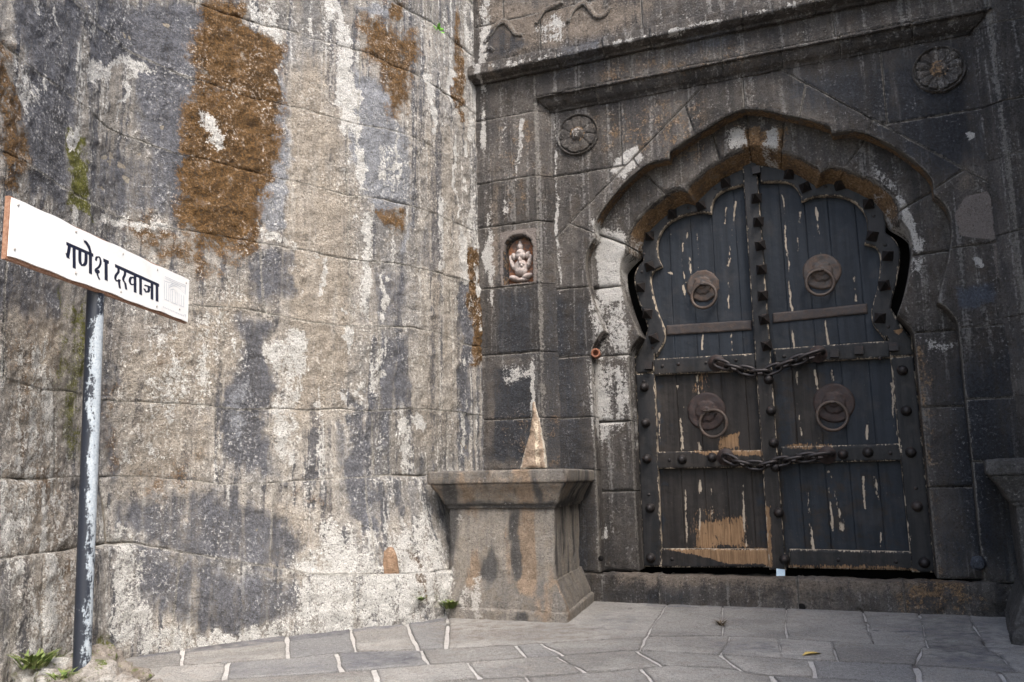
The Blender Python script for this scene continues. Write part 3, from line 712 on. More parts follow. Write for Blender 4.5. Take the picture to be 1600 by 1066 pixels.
# ================================================================== GATEWAY
gate = thing('gateway', surf_gate(UC, 0, 0), 'dark basalt gateway front with cusped arch, cornices and rosettes', 'gateway')
pg = Paint(.05)
def gpoly(ch, L, d=-.45, soft=.1, k=1.0): pg.poly(ch, [gp(x, y, d) for x, y in L], soft, k)
def gline(ch, L, d=-.45, w=.04, k=1.0): pg.line(ch, [gp(x, y, d) for x, y in L], w, k)
gpoly('pale', [(937, 362), (979, 364), (976, 404), (970, 438), (967, 468), (943, 479), (932, 460), (934, 420)], -.68, .05, 1.1)
gpoly('pale', [(925, 345), (975, 360), (960, 375), (925, 372)], -.6, .06, .7)
gpoly('pale', [(920, 560), (974, 572), (979, 648), (942, 690), (927, 661)], -.6, .07, .68)
gpoly('pale', [(928, 472), (972, 470), (992, 560), (938, 560)], -.68, .07, .62)
gline('pale', [(984, 560), (992, 700)], -.7, .03, .8); gline('pale', [(937, 560), (945, 500), (932, 470)], -.6, .035, .9)
gline('pale', [(936, 800), (938, 840)], -.45, .02, .8); gline('pale', [(928, 590), (934, 760)], -.45, .02, .6)
gpoly('pale', [(974, 242), (999, 229), (1006, 248), (974, 279), (951, 268)], -.45, .05, 1.1)
gpoly('pale', [(1138, 205), (1166, 198), (1172, 226), (1140, 232)], -.7, .05, .9)
gpoly('pale', [(1196, 200), (1218, 200), (1218, 235), (1195, 232)], -.7, .05, .8)
gpoly('pale', [(1405, 305), (1420, 312), (1440, 385), (1430, 398), (1412, 350)], -.7, .05, .95)
gpoly('pale', [(1422, 405), (1440, 405), (1438, 432), (1424, 432)], -.7, .05, .8)
gpoly('pale', [(1445, 525), (1495, 535), (1475, 552), (1448, 548)], -.6, .05, .65)
gpoly('pale', [(1360, 262), (1395, 275), (1410, 300), (1385, 300)], -.7, .05, .55)
gpoly('pale', [(1510, 205), (1522, 200), (1526, 214), (1512, 218)], -.45, .02, 1.2)
gpoly('pale', [(1519, 402), (1534, 405), (1536, 420), (1526, 416)], -.45, .02, 1.1)
gline('pale', [(760, 0), (757, 160), (760, 330), (768, 470)], D0, .06, .9)
gline('tan', [(768, 100), (766, 330), (775, 560), (770, 700)], D0, .09, .8)
gline('pale', [(835, 555), (833, 600), (830, 650)], D0, .025, 1.1)
gline('pale', [(868, 180), (868, 300), (872, 460)], -.45, .02, .8)
gpoly('pale', [(780, 570), (840, 575), (830, 595), (790, 600)], D0, .06, .55)
for x in (790, 815, 850): gline('pale', [(x, 190), (x-4, 260), (x, 330)], D0, .03, .5)
gline('pale', [(755, 118), (900, 92), (1100, 50), (1300, 8)], D0, .03, .55)
gpoly('tan', [(752, 0), (1040, 0), (960, 55), (760, 95)], D0, .15, .8)
gpoly('pale', [(830, 40), (880, 20), (890, 60), (840, 75)], D0, .08, .55)
gpoly('tan', [(860, 30), (905, 30), (880, 70), (845, 80)], D0, .1, .8)
gpoly('dark', [(755, 50), (785, 38), (830, 70), (790, 92), (757, 95)], D0, .08, .6)
gpoly('rust', [(920, 180), (1100, 150), (1095, 240), (1020, 250), (935, 230)], -.45, .15, .27)
gpoly('rust', [(770, 185), (835, 180), (835, 330), (790, 340)], D0, .12, .2)
gpoly('rust', [(930, 100), (1180, 55), (1180, 100), (940, 140)], D0, .1, .2)
gpoly('rust', [(1150, 200), (1230, 200), (1225, 240), (1160, 235)], -.7, .08, .8)
gpoly('rust', [(1420, 530), (1450, 540), (1470, 900), (1445, 900)], -.7, .1, .4)
gpoly('rust', [(780, 640), (860, 640), (860, 740), (780, 740)], D0, .1, .2)
gpoly('dark', [(775, 450), (838, 450), (838, 560), (770, 560)], D0, .1, .6)
gpoly('dark', [(770, 570), (838, 575), (830, 730), (760, 720)], D0, .1, .75)
gpoly('dark', [(840, 450), (925, 470), (930, 900), (850, 900)], -.45, .15, .55)
gpoly('dark', [(1230, 120), (1530, 60), (1540, 240), (1470, 280), (1330, 180), (1230, 160)], -.45, .25, .8)  # shade falloff painted into the right spandrel's colour
gpoly('dark', [(1470, 560), (1600, 540), (1600, 900), (1490, 900)], -.3, .35, .85)  # painted shade over the lower right panel and pilaster
gpoly('dark', [(880, 620), (925, 640), (930, 890), (905, 880)], -.45, .1, .6)
gpoly('plaster', [(1495, 330), (1512, 304), (1545, 296), (1556, 330), (1556, 372), (1498, 366)], -.4, .025, 1.0)
gpoly('plaster', [(1548, 370), (1562, 370), (1566, 440), (1552, 430)], -.4, .04, .6)
gpoly('blue', [(1488, 452), (1550, 442), (1558, 475), (1500, 488)], -.45, .06, .9)
gpoly('blue', [(880, 60), (960, 50), (950, 110), (860, 130)], D0, .15, .5); gpoly('blue', [(1060, 60), (1150, 40), (1150, 75), (1070, 95)], D0, .1, .5)
gpoly('tan', [(1480, 200), (1520, 195), (1530, 290), (1500, 300)], -.45, .1, .55)

def spline(L, step=.03):
    L = np.array(L, float); P = np.vstack([2*L[0]-L[1], L, 2*L[-1]-L[-2]]); out = []
    for i in range(1, len(P)-2):
        n = max(2, int(np.hypot(*(P[i+1]-P[i]))/step))
        for k in range(n):
            t = k/n; a, b, c, d = P[i-1], P[i], P[i+1], P[i+2]
            out.append(.5*((2*b)+(-a+c)*t+(2*a-5*b+4*c-d)*t*t+(-a+3*b-3*c+d)*t**3))
    out.append(L[-1]); return np.array(out)
def lobes(*ls): return np.concatenate([spline(l)[:-1] for l in ls[:-1]]+[spline(ls[-1])])
OUT = lobes([(0, 6.13), (.22, 6.07), (.42, 5.98), (.72, 5.85), (.98, 5.71)], [(.98, 5.71), (1.0, 5.62)], [(1.0, 5.62), (1.28, 5.59), (1.59, 5.39), (1.86, 5.12), (2.02, 4.88), (2.03, 4.68)],
            [(2.03, 4.68), (2.13, 4.55), (2.175, 4.38), (2.165, 4.18), (2.1, 3.88), (2.01, 3.6), (1.95, 3.42)], [(1.95, 3.42), (2.04, 3.34), (2.12, 3.2), (2.135, 3.08)], [(2.135, 3.08), (2.115, .35)])
INN = lobes([(0, 5.72), (.25, 5.64), (.55, 5.5), (.8, 5.31)], [(.8, 5.31), (.84, 5.24)], [(.84, 5.24), (1.0, 5.28), (1.22, 5.17), (1.49, 4.96), (1.65, 4.73), (1.66, 4.52)],
            [(1.66, 4.52), (1.75, 4.36), (1.765, 4.15), (1.71, 3.85), (1.62, 3.55), (1.54, 3.36)], [(1.54, 3.36), (1.62, 3.27), (1.69, 3.15), (1.70, 3.04)], [(1.70, 3.04), (1.69, .35)])
def side_u(P, s): return [(UC+s*h, z) for h, z in P]
def line_through(p, q):          # half-plane a*x+b*y<=c on the side right of p->q ... returns coefficients
    a, b = q[1]-p[1], -(q[0]-p[0]); return a, b, a*p[0]+b*p[1]
def split(P, p, q):
    a, b, c = line_through(p, q)
    return clip_half(P, a, b, c), clip_half(P, -a, -b, -c)
def soffit(d0, k=.75):
    def f(vo, mk, d):
        dd = np.asarray(d); w = np.clip((d0-.03-dd)/.04, 0, 1)*np.clip((vo[:, 1]-4.3)/.5, 0, 1)
        mk[:, 0] = np.maximum(mk[:, 0], w*k*.95); mk[:, 3] = np.maximum(mk[:, 3], w*k); mk[:, 1] *= 1-w
        mk[:, 5] *= 1-w; return mk
    return f
half = list(map(tuple, OUT[::-1]))+[(0, 6.565), (2.685, 6.565), (2.685, .35)]
for s in (-1, 1):
    cells = []
    lowp, up = split(half, (0, 3.1), (3, 3.1)); 
    if max(p[1] for p in lowp) > 4: lowp, up = up, lowp
    a, b = split(lowp, (0, 1.62), (3, 1.62)); 
    if np.mean([p[1] for p in a]) > np.mean([p[1] for p in b]): a, b = b, a
    cells.append(a); a, b = split(b, (0, 2.3), (3, 2.3)); cells += [a, b]
    a, b = split(up, (0, 4.03), (3, 4.03))
    if np.mean([p[1] for p in a]) > np.mean([p[1] for p in b]): a, b = b, a
    cells.append(a); up = b
    a, b = split(up, (2.685, 4.66), (.3, 6.70))          # back line of the arch stones
    if np.mean([p[0]+p[1] for p in a]) > np.mean([p[0]+p[1] for p in b]): a, b = b, a
    ring, span = a, b
    for p, q in (((2.0, 4.72), (2.5, 5.0)), ((1.3, 5.4), (1.7, 6.1)), ((.62, 5.8), (.75, 6.3))):
        a, b = split(ring, p, q)
        if np.mean([x[1] for x in a]) > np.mean([x[1] for x in b]): a, b = b, a
        cells.append(a); ring = b
    cells.append(ring)
    a, b = split(span, (1.0, 5.62), (3, 5.62)); 
    if np.mean([x[1] for x in a]) > np.mean([x[1] for x in b]): a, b = b, a
    cells.append(a); a, b = split(b, (1.62, 5), (1.62, 7)); cells += [a, b]
    for c in cells:
        if len(c) < 3: continue
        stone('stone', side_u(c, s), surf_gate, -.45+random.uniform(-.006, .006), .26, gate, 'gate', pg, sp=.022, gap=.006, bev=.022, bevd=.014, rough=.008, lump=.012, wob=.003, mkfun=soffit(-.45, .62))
    stone('mortar_bed', side_u(half, s), surf_gate, -.485, .1, gate, 'gate_mortar', None, sp=.08, bevd=0, rough=.002, lump=0, tilt=0, wob=0)
    # inner order
    OUT2 = np.array([(h+.07*min(1, h/.4), z+.07) for h, z in OUT]); OUT2[-1][1] = .35
    rng_ = list(map(tuple, INN[::-1]))+list(map(tuple, OUT2))
    def toward(a, b, t, s=s):
        h = s*(a-UC); q_ = np.stack([h, b], -1); d_, _ = seg_dist(q_, INN, False); w = (d_ < .04)*np.clip((b-4.3)/.4, 0, 1)*t
        L_ = np.hypot(h, b-4.0); return a-s*h/L_*.18*w, b-(b-4.0)/L_*.18*w
    rest = rng_
    for p, q in (((0, 1.35), (3, 1.35)), ((0, 2.25), (3, 2.25)), ((0, 3.12), (3, 3.12)), ((0, 4.05), (3, 4.05)), ((1.55, 4.55), (2.15, 4.85)), ((1.0, 5.1), (1.45, 5.65)), ((.36, 5.45), (.5, 6.2))):
        a, b = split(rest, p, q)
        if np.mean([x[1]-.3*x[0] for x in a]) > np.mean([x[1]-.3*x[0] for x in b]): a, b = b, a
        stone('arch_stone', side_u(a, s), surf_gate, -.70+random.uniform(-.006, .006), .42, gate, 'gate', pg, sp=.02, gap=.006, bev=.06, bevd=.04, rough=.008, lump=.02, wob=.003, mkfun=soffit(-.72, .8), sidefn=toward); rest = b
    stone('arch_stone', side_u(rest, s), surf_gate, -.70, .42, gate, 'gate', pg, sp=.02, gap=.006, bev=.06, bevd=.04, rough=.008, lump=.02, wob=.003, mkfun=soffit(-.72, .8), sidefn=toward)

# pilasters
PZ = [0, .8, 1.64, 2.31, 3.18, 4.105, 4.975, 5.616, 6.55, 7.1]
NU0, NU1, NZ0, NCU = -1.155, -.727, 4.135, -.941
nich = [(NU0, NZ0)]+[(NU1, NZ0)]+[(NCU+.214*math.cos(t), 4.60+.214*math.sin(t)) for t in np.linspace(0, math.pi, 19)]
nich = resample(nich, .02); nich_in = inset(nich, .012)
def niche_d(vo):
    d, ins = seg_dist(vo, nich); return np.where(ins, -np.clip(d/.012, 0, 1)*.13, 0)+np.where(~ins & (d < .05), .012, 0)
def niche_mk(vo, mk, dd):
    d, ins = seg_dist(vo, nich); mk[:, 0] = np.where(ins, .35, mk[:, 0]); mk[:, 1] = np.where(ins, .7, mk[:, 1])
    fr = ~ins & (np.abs(vo[:, 0]-NCU) < .265) & (vo[:, 1] > 4.09) & (vo[:, 1] < 4.88); mk[:, 6] = np.where(fr, 1.0, mk[:, 6]); return mk
for s in (-1, 1):
    for k in range(len(PZ)-1):
        u0, u1 = (-2.1, -.65) if s < 0 else (4.90, 6.4)
        P = [(u0, PZ[k]), (u1, PZ[k]), (u1, PZ[k+1]), (u0, PZ[k+1])]
        kw = {}
        if s < 0 and k == 5: kw = dict(extra=[nich, nich_in], dfun=niche_d, mkfun=niche_mk)
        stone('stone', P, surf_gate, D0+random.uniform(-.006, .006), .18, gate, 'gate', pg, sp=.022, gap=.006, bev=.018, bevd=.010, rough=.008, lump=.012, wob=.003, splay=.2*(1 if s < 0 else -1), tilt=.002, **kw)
for u0, u1 in ((-2.1, -.655), (4.905, 6.4)):
    stone('mortar_bed', [(u0, 0), (u1, 0), (u1, 4.105), (u0, 4.105)], surf_gate, D0-.032, .2, gate, 'gate_mortar', None, sp=.09, bevd=0, rough=.002, lump=0, tilt=0, wob=0)
    stone('mortar_bed', [(u0, 4.975), (u1, 4.975), (u1, 7.1), (u0, 7.1)], surf_gate, D0-.032, .2, gate, 'gate_mortar', None, sp=.09, bevd=0, rough=.002, lump=0, tilt=0, wob=0)
# frieze between the cornices, wall above
for u0, u1 in ((-.65, .72), (.72, 1.9), (1.9, 3.25), (3.25, 4.90)):
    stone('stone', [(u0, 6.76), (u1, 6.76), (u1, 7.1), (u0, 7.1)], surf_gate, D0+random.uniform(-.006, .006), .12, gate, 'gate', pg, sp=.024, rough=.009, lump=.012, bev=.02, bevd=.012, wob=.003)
for zz, cuts in (((7.36, 8.0), (-2.1, -.55, .9, 2.3, 3.6, 5.0, 6.3)), ((8.0, 8.7), (-2.1, -1.1, .2, 1.7, 3.0, 4.3, 6.3)), ((8.7, 9.4), (-2.1, -.5, 1.0, 2.3, 3.6, 5.0, 6.3))):
    for a in range(len(cuts)-1):
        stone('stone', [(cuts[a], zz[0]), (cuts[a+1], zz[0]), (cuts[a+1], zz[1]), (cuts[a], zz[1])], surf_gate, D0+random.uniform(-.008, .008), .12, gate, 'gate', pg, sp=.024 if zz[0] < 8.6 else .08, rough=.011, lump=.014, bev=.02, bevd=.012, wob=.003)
stone('mortar_bed', [(-2.1, 6.77), (6.4, 6.77), (6.4, 9.4), (-2.1, 9.4)], surf_gate, D0-.034, .2, gate, 'gate_mortar', None, sp=.1, bevd=0, rough=.002, lump=0, tilt=0, wob=0)
# cornices
C1 = [(D0+a_, z_) for a_, z_ in [(-.02, 7.095), (.05, 7.095), (.06, 7.125), (.14, 7.14), (.165, 7.155), (.19, 7.16), (.20, 7.18), (.20, 7.305), (.185, 7.32), (.03, 7.355), (-.02, 7.355)]]
C2 = [(-.47, 6.545), (-.435, 6.55), (-.43, 6.575), (-.405, 6.59), (-.37, 6.61), (-.33, 6.655), (-.305, 6.70), (-.30, 6.715), (-.265, 6.715), (-.258, 6.73), (-.262, 6.75), (-.30, 6.758)]
def und(vo, mk, d):
    return mk
cu = [-2.1, -.82, -.25, .38, 1.02, 2.2, 3.05, 4.15, 5.2, 6.3]
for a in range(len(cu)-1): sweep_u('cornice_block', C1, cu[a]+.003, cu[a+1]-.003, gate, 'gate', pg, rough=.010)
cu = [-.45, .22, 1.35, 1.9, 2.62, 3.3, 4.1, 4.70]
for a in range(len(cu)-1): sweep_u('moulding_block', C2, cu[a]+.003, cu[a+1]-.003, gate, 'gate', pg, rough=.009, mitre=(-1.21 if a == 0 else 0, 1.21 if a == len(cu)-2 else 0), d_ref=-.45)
# threshold
TH = [(-.43, -.03), (-.425, .15), (-.43, .325), (-.45, .342), (-.66, .345), (-.69, .27), (-1.35, .27)]
cu = [-.60, .75, 2.35, 3.45, 4.85]
pth = Paint(.05); pth.poly('dark', [(0, 0), (1.2, 0), (1.2, .2), (0, .2)], .1, .5).poly('rust', [(3.4, 0), (4.2, 0), (4.2, .4), (3.4, .4)], .1, .4).poly('tan', [(.2, .2), (3.6, .2), (3.6, .4), (.2, .4)], .08, .8).poly('tan', [(1.5, 0), (2.7, 0), (2.7, .3), (1.5, .3)], .2, .5)
for a in range(len(cu)-1): sweep_u('threshold_block', TH, cu[a]+.002, cu[a+1]-.002, gate, 'gate', pth, rough=.016)
# solid black blocks behind everything, added so no light leaks through the gaps
def block(name, u0, u1, z0, z1, d0, d1, mat, parent):
    W = [surf_gate(u, z, d) for u in (u0, u1) for z in (z0, z1) for d in (d0, d1)]
    return mesh_obj(name, np.array(W), [[0, 1, 3, 2], [4, 6, 7, 5], [0, 4, 5, 1], [2, 3, 7, 6], [0, 2, 6, 4], [1, 5, 7, 3]], mat, parent, smooth=False)
block('core', -2.2, 6.4, 0, 9.4, -3.2, -1.55, 'black', gate)
block('core', -2.0, 6.35, 6.78, 9.39, -1.54, -.42, 'black', gate)
block('core', -2.0, .15, 0, 6.69, -1.54, -.75, 'black', gate); block('core', 4.15, 6.35, 0, 6.69, -1.54, -.75, 'black', gate)
block('core', .16, 4.14, 5.95, 6.69, -1.54, -1.13, 'black', gate)
# rosettes
def rosette(uc, zc, r, petals, seed):
    nr, na = 30, 144; V = []; rr = np.linspace(0, 1, nr); th = np.linspace(0, 2*math.pi, na, endpoint=False)
    R_, T_ = np.meshgrid(rr, th, indexing='ij'); ph = np.abs(((T_*petals/(2*math.pi)+.25*R_) % 1)-.5)*2      # 0 mid-petal .. 1 seam
    h = np.zeros_like(R_)
    h += np.where(R_ < .30, .055*np.sqrt(np.clip(1-(R_/.30)**2, 0, 1))+.012, 0)
    pet = (R_ >= .30) & (R_ < .86-.10*ph**3)
    h += np.where(pet, .012+.026*np.sqrt(np.clip(1-ph**2, 0, 1))*(.6+.4*R_), 0)
    h += np.where((R_ >= .88) & (R_ < .985), .036*np.sin(np.clip((R_-.88)/.105, 0, 1)*math.pi)**.6, 0)
    q = np.stack([R_.ravel()*np.cos(T_.ravel()), R_.ravel()*np.sin(T_.ravel()), np.full(R_.size, seed)], -1)
    h = h.ravel()*(1+.5*fbm(q, 2.5, 2)) + .012*fbm(q, 5, 3); h = np.maximum(h, -.02)
    base = np.where(R_.ravel() > .99, -.03, .004)
    u = uc+r*q[:, 0]; z = zc+r*q[:, 1]
    W = surf_gate(u, z, -.45+h+base)
    F = [[i*na+j, (i+1)*na+j, (i+1)*na+(j+1) % na, i*na+(j+1) % na] for i in range(nr-1) for j in range(na)]
    mk = pg.apply(np.stack([u, z], -1)); mk[:, 1] *= .3; mk[:, 0] = np.maximum(mk[:, 0], .4*(R_.ravel() < .35)); mk[:, 2] = np.maximum(mk[:, 2], .35*(R_.ravel() < .3)*(seed < 2))
    return mesh_obj('rosette', W, F, 'gate', gate, mk)
rosette(-.093, 6.165, .305, 9, 1.0); rosette(4.345, 6.18, .295, 12, 4.0)
# carved curves in the wall above the cornice
def carve(px, w=.035):
    L = spline([gp(x, y, D0) for x, y in px], .02); n = np.gradient(L, axis=0); n /= np.linalg.norm(n, axis=1)[:, None]; n = np.stack([-n[:, 1], n[:, 0]], -1)
    ww = w*(.6+.4*np.sin(np.linspace(.2, math.pi-.2, len(L))))[:, None]
    return list(map(tuple, L+n*ww))+list(map(tuple, (L-n*ww)[::-1]))
for px in ([(757, 68), (768, 53), (777, 40), (790, 35), (799, 45), (806, 54), (817, 55)], [(888, 36), (894, 20), (905, 9), (914, 6), (924, 18), (934, 27), (945, 24), (953, 12)], [(838, 38), (850, 18), (866, 10), (880, 4)], [(757, 84), (764, 76), (772, 80)]):
    stone('carving', carve(px), surf_gate, D0+.035, .05, gate, 'gate', pg, sp=.014, gap=0, bev=.03, bevd=.02, rough=.006, lump=0, wob=.002, tilt=0)
# rusty pipe end, stone knob, drain hole
V_, F_ = lathe([(.0, .03), (.035, .03), (.037, .11), (.06, .115), (.062, .07), (.058, -.05)], 18, cap=False)
place('pipe_end', raw_mesh('pipe_end', V_, F_, 'pipe'), frame_at(surf_gate(.03, 3.13, -.55), NA+UA*.2), gate)
V_, F_ = lathe([(.085, -.03), (.08, .015), (.06, .03), (.055, .06), (.045, .09), (.02, .10), (0.001, .102)], 11)
V_ = [tuple(np.array(v)*(1+.3*float(vnoise(np.array([v])*23+5)[0]))) for v in V_]
place('stone_knob', raw_mesh('stone_knob', V_, F_, 'gate'), frame_at(surf_gate(4.2, .545, -.45), NA), gate)
V_, F_ = lathe([(.035, .0), (.03, .004), (.001, .005)], 14)
place('drain_hole', raw_mesh('drain_hole', V_, F_, 'black'), frame_at(surf_gate(.03, .53, -.438), NA), gate)
V_, F_ = lathe([(.045, .0), (.04, .004), (.001, .005)], 14)
place('drain_hole', raw_mesh('drain_hole', V_, F_, 'black'), frame_at(surf_gate(2.375, .03, -.42), NA), gate)

# ================================================================== UNSEEN WALL on the right, shaped to block light from that side
fl0 = (OP+UA*5.30)[:2]; fl1 = np.array([3.0, 1.2]); fld = (fl1-fl0)/np.linalg.norm(fl1-fl0); fln = np.array([fld[1], -fld[0]])
if fln[0] > 0: fln = -fln
def surf_blocker(a, b, d):
    a = np.asarray(a, float); b = np.asarray(b, float); d = np.asarray(d, float)
    return np.stack([fl0[0]+fld[0]*a+fln[0]*d, fl0[1]+fld[1]*a+fln[1]*d, b+0*a], -1)
blocker = thing('light_block_wall', (5.8, 4.5, 0), 'unseen tall dark stone wall right of the gate, added to block light', 'wall')
FLEN = float(np.linalg.norm(fl1-fl0))
zf = [0, .9, 1.75, 2.6, 3.5, 4.3, 5.2, 6.1, 7.0, 7.9, 8.8, 9.3]
for k in range(len(zf)-1):
    s = 0
    while s < FLEN:
        e = min(FLEN, s+random.uniform(1.1, 1.9)); e = FLEN if FLEN-e < .5 else e
        stone('stone', [(s, zf[k]), (e, zf[k]), (e, zf[k+1]), (s, zf[k+1])], surf_blocker, random.uniform(-.01, .01), .2, blocker, 'gate', None, sp=.07, gap=.012, bev=.05, bevd=.02, rough=.012, lump=.03, wob=.01)
        s = e
W = [surf_blocker(a, z, d) for a in (-.2, FLEN) for z in (0, 9.29) for d in (-1.2, -.02)]
mesh_obj('core', np.array(W), [[0, 1, 3, 2], [4, 6, 7, 5], [0, 4, 5, 1], [2, 3, 7, 6], [0, 2, 6, 4], [1, 5, 7, 3]], 'gate_mortar', blocker, smooth=False)

# ================================================================== PEDESTALS
def box_part(name, u0, u1, d0, d1, prof, parent, paint, mat='pedestal', sp=.03, rough=.007, top=False, chip=.05, skew=0.0):
    """profile [(outset, z)] run round three sides (left, front, right) of a rectangle in u/d"""
    P = []
    for i in range(len(prof)-1):
        a, b = np.array(prof[i]), np.array(prof[i+1]); n = max(1, int(math.ceil(np.hypot(*(b-a))/sp)))
        for k in range(n): P.append(a+(b-a)*k/n)
    P.append(np.array(prof[-1])); P = np.array(P); m_ = len(P)
    nd = int((d1-d0)/sp); nu = int((u1-u0)/sp)
    ring = [(-1, 0, t) for t in np.linspace(0, 1, nd, endpoint=False)]+[(0, 1, t) for t in np.linspace(0, 1, nu, endpoint=False)]+[(1, 0, t) for t in np.linspace(0, 1, nd)]
    n = len(ring); A = np.zeros((n, m_)); D = np.zeros((n, m_)); NX = np.zeros((n, 2)); fa = np.zeros(n); ed = np.zeros(n)
    for i, (sx, sd_, t) in enumerate(ring):
        o = P[:, 0]
        if sx < 0: A[i] = u0-o; D[i] = d0+(d1+o-d0)*t; NX[i] = (-1, 0); ed[i] = (1-t)*(d1-d0)
        elif sd_ > 0: A[i] = (u0-o)*(1-t)+(u1+o)*t; D[i] = d1+o; NX[i] = (0, 1); fa[i] = 1; ed[i] = min(t, 1-t)*(u1-u0)
        else: A[i] = u1+o; D[i] = d1+o+(d0-d1-o)*t; NX[i] = (1, 0); ed[i] = t*(d1-d0)
    _seed[0] += 1
    q = np.stack([A.ravel(), D.ravel(), np.tile(P[:, 1], n)+_seed[0]*3.1], -1)
    off = rough*(1.6*fbm(q, 6, 4, .6)+1.5*fbm(q, 1.6, 2))-np.clip(fbm(q+4, 5, 3)-.22, 0, 1)*chip-np.repeat(np.clip(1-ed/.04, 0, 1), m_)*.010
    a2 = A.ravel()+np.repeat(NX[:, 0], m_)*off; d2 = D.ravel()+np.repeat(NX[:, 1], m_)*off; z2 = np.tile(P[:, 1], n)+.25*off
    W = surf_gate(a2-skew*(d1-d2), z2, d2)
    # paint coordinate runs round the corner
    run = np.where(np.repeat(fa, m_) > 0, a2, np.where(np.repeat(NX[:, 0], m_) > 0, u1+(d1-d2), u0-(d1-d2)))
    mk = paint.apply(np.stack([run, z2], -1))
    F = [[i*m_+j, (i+1)*m_+j, (i+1)*m_+j+1, i*m_+j+1] for i in range(n-1) for j in range(m_-1)]
    if top:
        F.append([i*m_+m_-1 for i in range(n)])
    return mesh_obj(name, W, F, mat, parent, mk)
def pedestal(u0, u1, label, paint, skew):
    pd = thing('pedestal', surf_gate((u0+u1)/2, 0, .5), label, 'pedestal', 'stone pedestals flanking the gate')
    f = 1.05; bk = -.44
    box_part('plinth', u0, u1, bk, f, [(.165, -.02), (.165, .105), (.15, .125), (.08, .13)], pd, paint, top=True, skew=skew)
    box_part('base', u0, u1, bk, f, [(.14, .12), (.13, .17), (.10, .25), (.03, .40), (.02, .43), (-.03, .435)], pd, paint, top=True, rough=.01, skew=skew)
    box_part('shaft', u0, u1, bk, f, [(-.0, .425), (.0, 1.22)], pd, paint, rough=.01, skew=skew)
    box_part('cornice', u0, u1, bk, f, [(.0, 1.20), (.025, 1.205), (.03, 1.235), (.055, 1.25), (.075, 1.31), (.12, 1.39), (.165, 1.44), (.18, 1.475), (.16, 1.48)], pd, paint, rough=.009, skew=skew)
    box_part('cap_slab', u0, u1, bk, f, [(.18, 1.478), (.205, 1.485), (.21, 1.52), (.208, 1.61), (.19, 1.625), (.1, 1.63)], pd, paint, top=True, rough=.008, skew=skew)
    return pd
pp = Paint(.05)
pp.poly('tan', [(-1.6, 1.2), (.3, 1.2), (.3, 1.55), (-1.6, 1.55)], .1, .55)
for u, w, k in ((-1.02, .10, 1.1), (-.62, .06, .7), (-.38, .12, 1.1), (-.13, .07, .9), (.1, .05, .6)): pp.line('tan', [(u, 1.62), (u-.02, .9), (u+.01, .42)], w, k)
for u in (-.28, -.75, -1.05, -.52): pp.line('tan', [(u, 1.63), (u, 1.5)], .07, .95)
for u, w in ((-1.3, .1), (-.85, .09), (-.55, .06), (-.22, .05), (.05, .06), (.3, .12), (.6, .1), (.9, .15)): pp.line('dark', [(u, 1.63), (u, .5)], w, .95)
pp.poly('dark', [(-1.4, 1.19), (.8, 1.19), (.8, 1.3), (-1.4, 1.3)], .05, .9)
pp.poly('dark', [(-.5, 0), (-.3, 0), (-.32, .12), (-.48, .12)], .03, .9)
pp.line('pale', [(-1.25, .4), (-1.2, .15)], .12, .6); pp.line('pale', [(-.95, .42), (-.93, 0)], .05, .7); pp.line('pale', [(-1.2, 1.1), (-1.18, .6)], .04, .6)
pp.line('tan', [(-.2, .42), (-.17, .12)], .1, .75); pp.poly('pale', [(-1.6, 0), (-1.2, 0), (-1.25, .5), (-1.6, .6)], .1, .5)
pedestal(-1.34, -.06, 'stained stone pedestal left of the gate, next to the bastion wall', pp, .119)
pr = Paint(.1); pr.poly('dark', [(1, -.5), (9, -.5), (9, 2.5), (1, 2.5)], .2, 1.2)  # shade painted over the whole right pedestal
pedestal(UC+2.26, UC+3.5, 'stone pedestal with shade painted on, cut off by the right edge of the photo', pr, -.119)
# peach mortar smear standing on the left pedestal
cone = [gp(x, y, D0+.06) for x, y in [(812, 733), (851, 733), (847, 700), (843, 675), (838, 650), (834, 628), (831, 628), (828, 650), (823, 680), (818, 705)]]
pc = Paint(); pc.line('pale', [gp(836, 660, D0+.06), gp(840, 725, D0+.06)], .03, .8)
o = stone('mortar_cone', cone, surf_gate, D0+.045, .08, None, 'mortar_cone', pc, sp=.012, gap=0, bev=.06, bevd=.03, rough=.022, lump=.02, wob=.03, tilt=0)
tag(o, 'peach coloured mortar cone on top of the left pedestal', 'mortar')

# ================================================================== CARVED FIGURE IN THE NICHE
cx, z0 = NCU, 4.165
def relief(vo):
    x, z = (vo[:, 0]-cx)/.20, (vo[:, 1]-z0)/.60; h = np.zeros(len(vo))
    def el(px, pz, rx, rz, k, rot=0.0):
        nonlocal h
        c, s_ = math.cos(rot), math.sin(rot); dx, dz = x-px, (z-pz)*3.0; rx_, rz_ = rx, rz*3.0
        a = (c*dx+s_*dz)/rx_; b = (-s_*dx+c*dz)/rz_; h = np.maximum(h, k*np.sqrt(np.clip(1-a*a-b*b, 0, 1)))
    el(0, .34, .52, .20, .095); el(.02, .26, .48, .13, .105)               # belly
    el(0, .62, .40, .12, .10); el(0, .68, .33, .10, .105)                   # head
    el(0, .82, .22, .10, .085); el(0, .91, .11, .08, .065)                  # pointed crown
    el(-.52, .62, .20, .10, .06, .2); el(.52, .62, .20, .10, .06, -.2)      # ears
    el(.03, .50, .13, .09, .125); el(.08, .42, .12, .07, .13); el(.20, .36, .13, .05, .125); el(.30, .40, .09, .05, .115)   # trunk curling aside
    el(-.62, .44, .16, .15, .075, .3); el(.62, .44, .16, .15, .075, -.3); el(-.75, .58, .12, .09, .06); el(.75, .56, .12, .08, .06)   # arms
    el(-.45, .10, .46, .075, .095, -.3); el(.45, .12, .46, .075, .09, .3); el(.05, .05, .5, .06, .085)          # folded legs
    return h
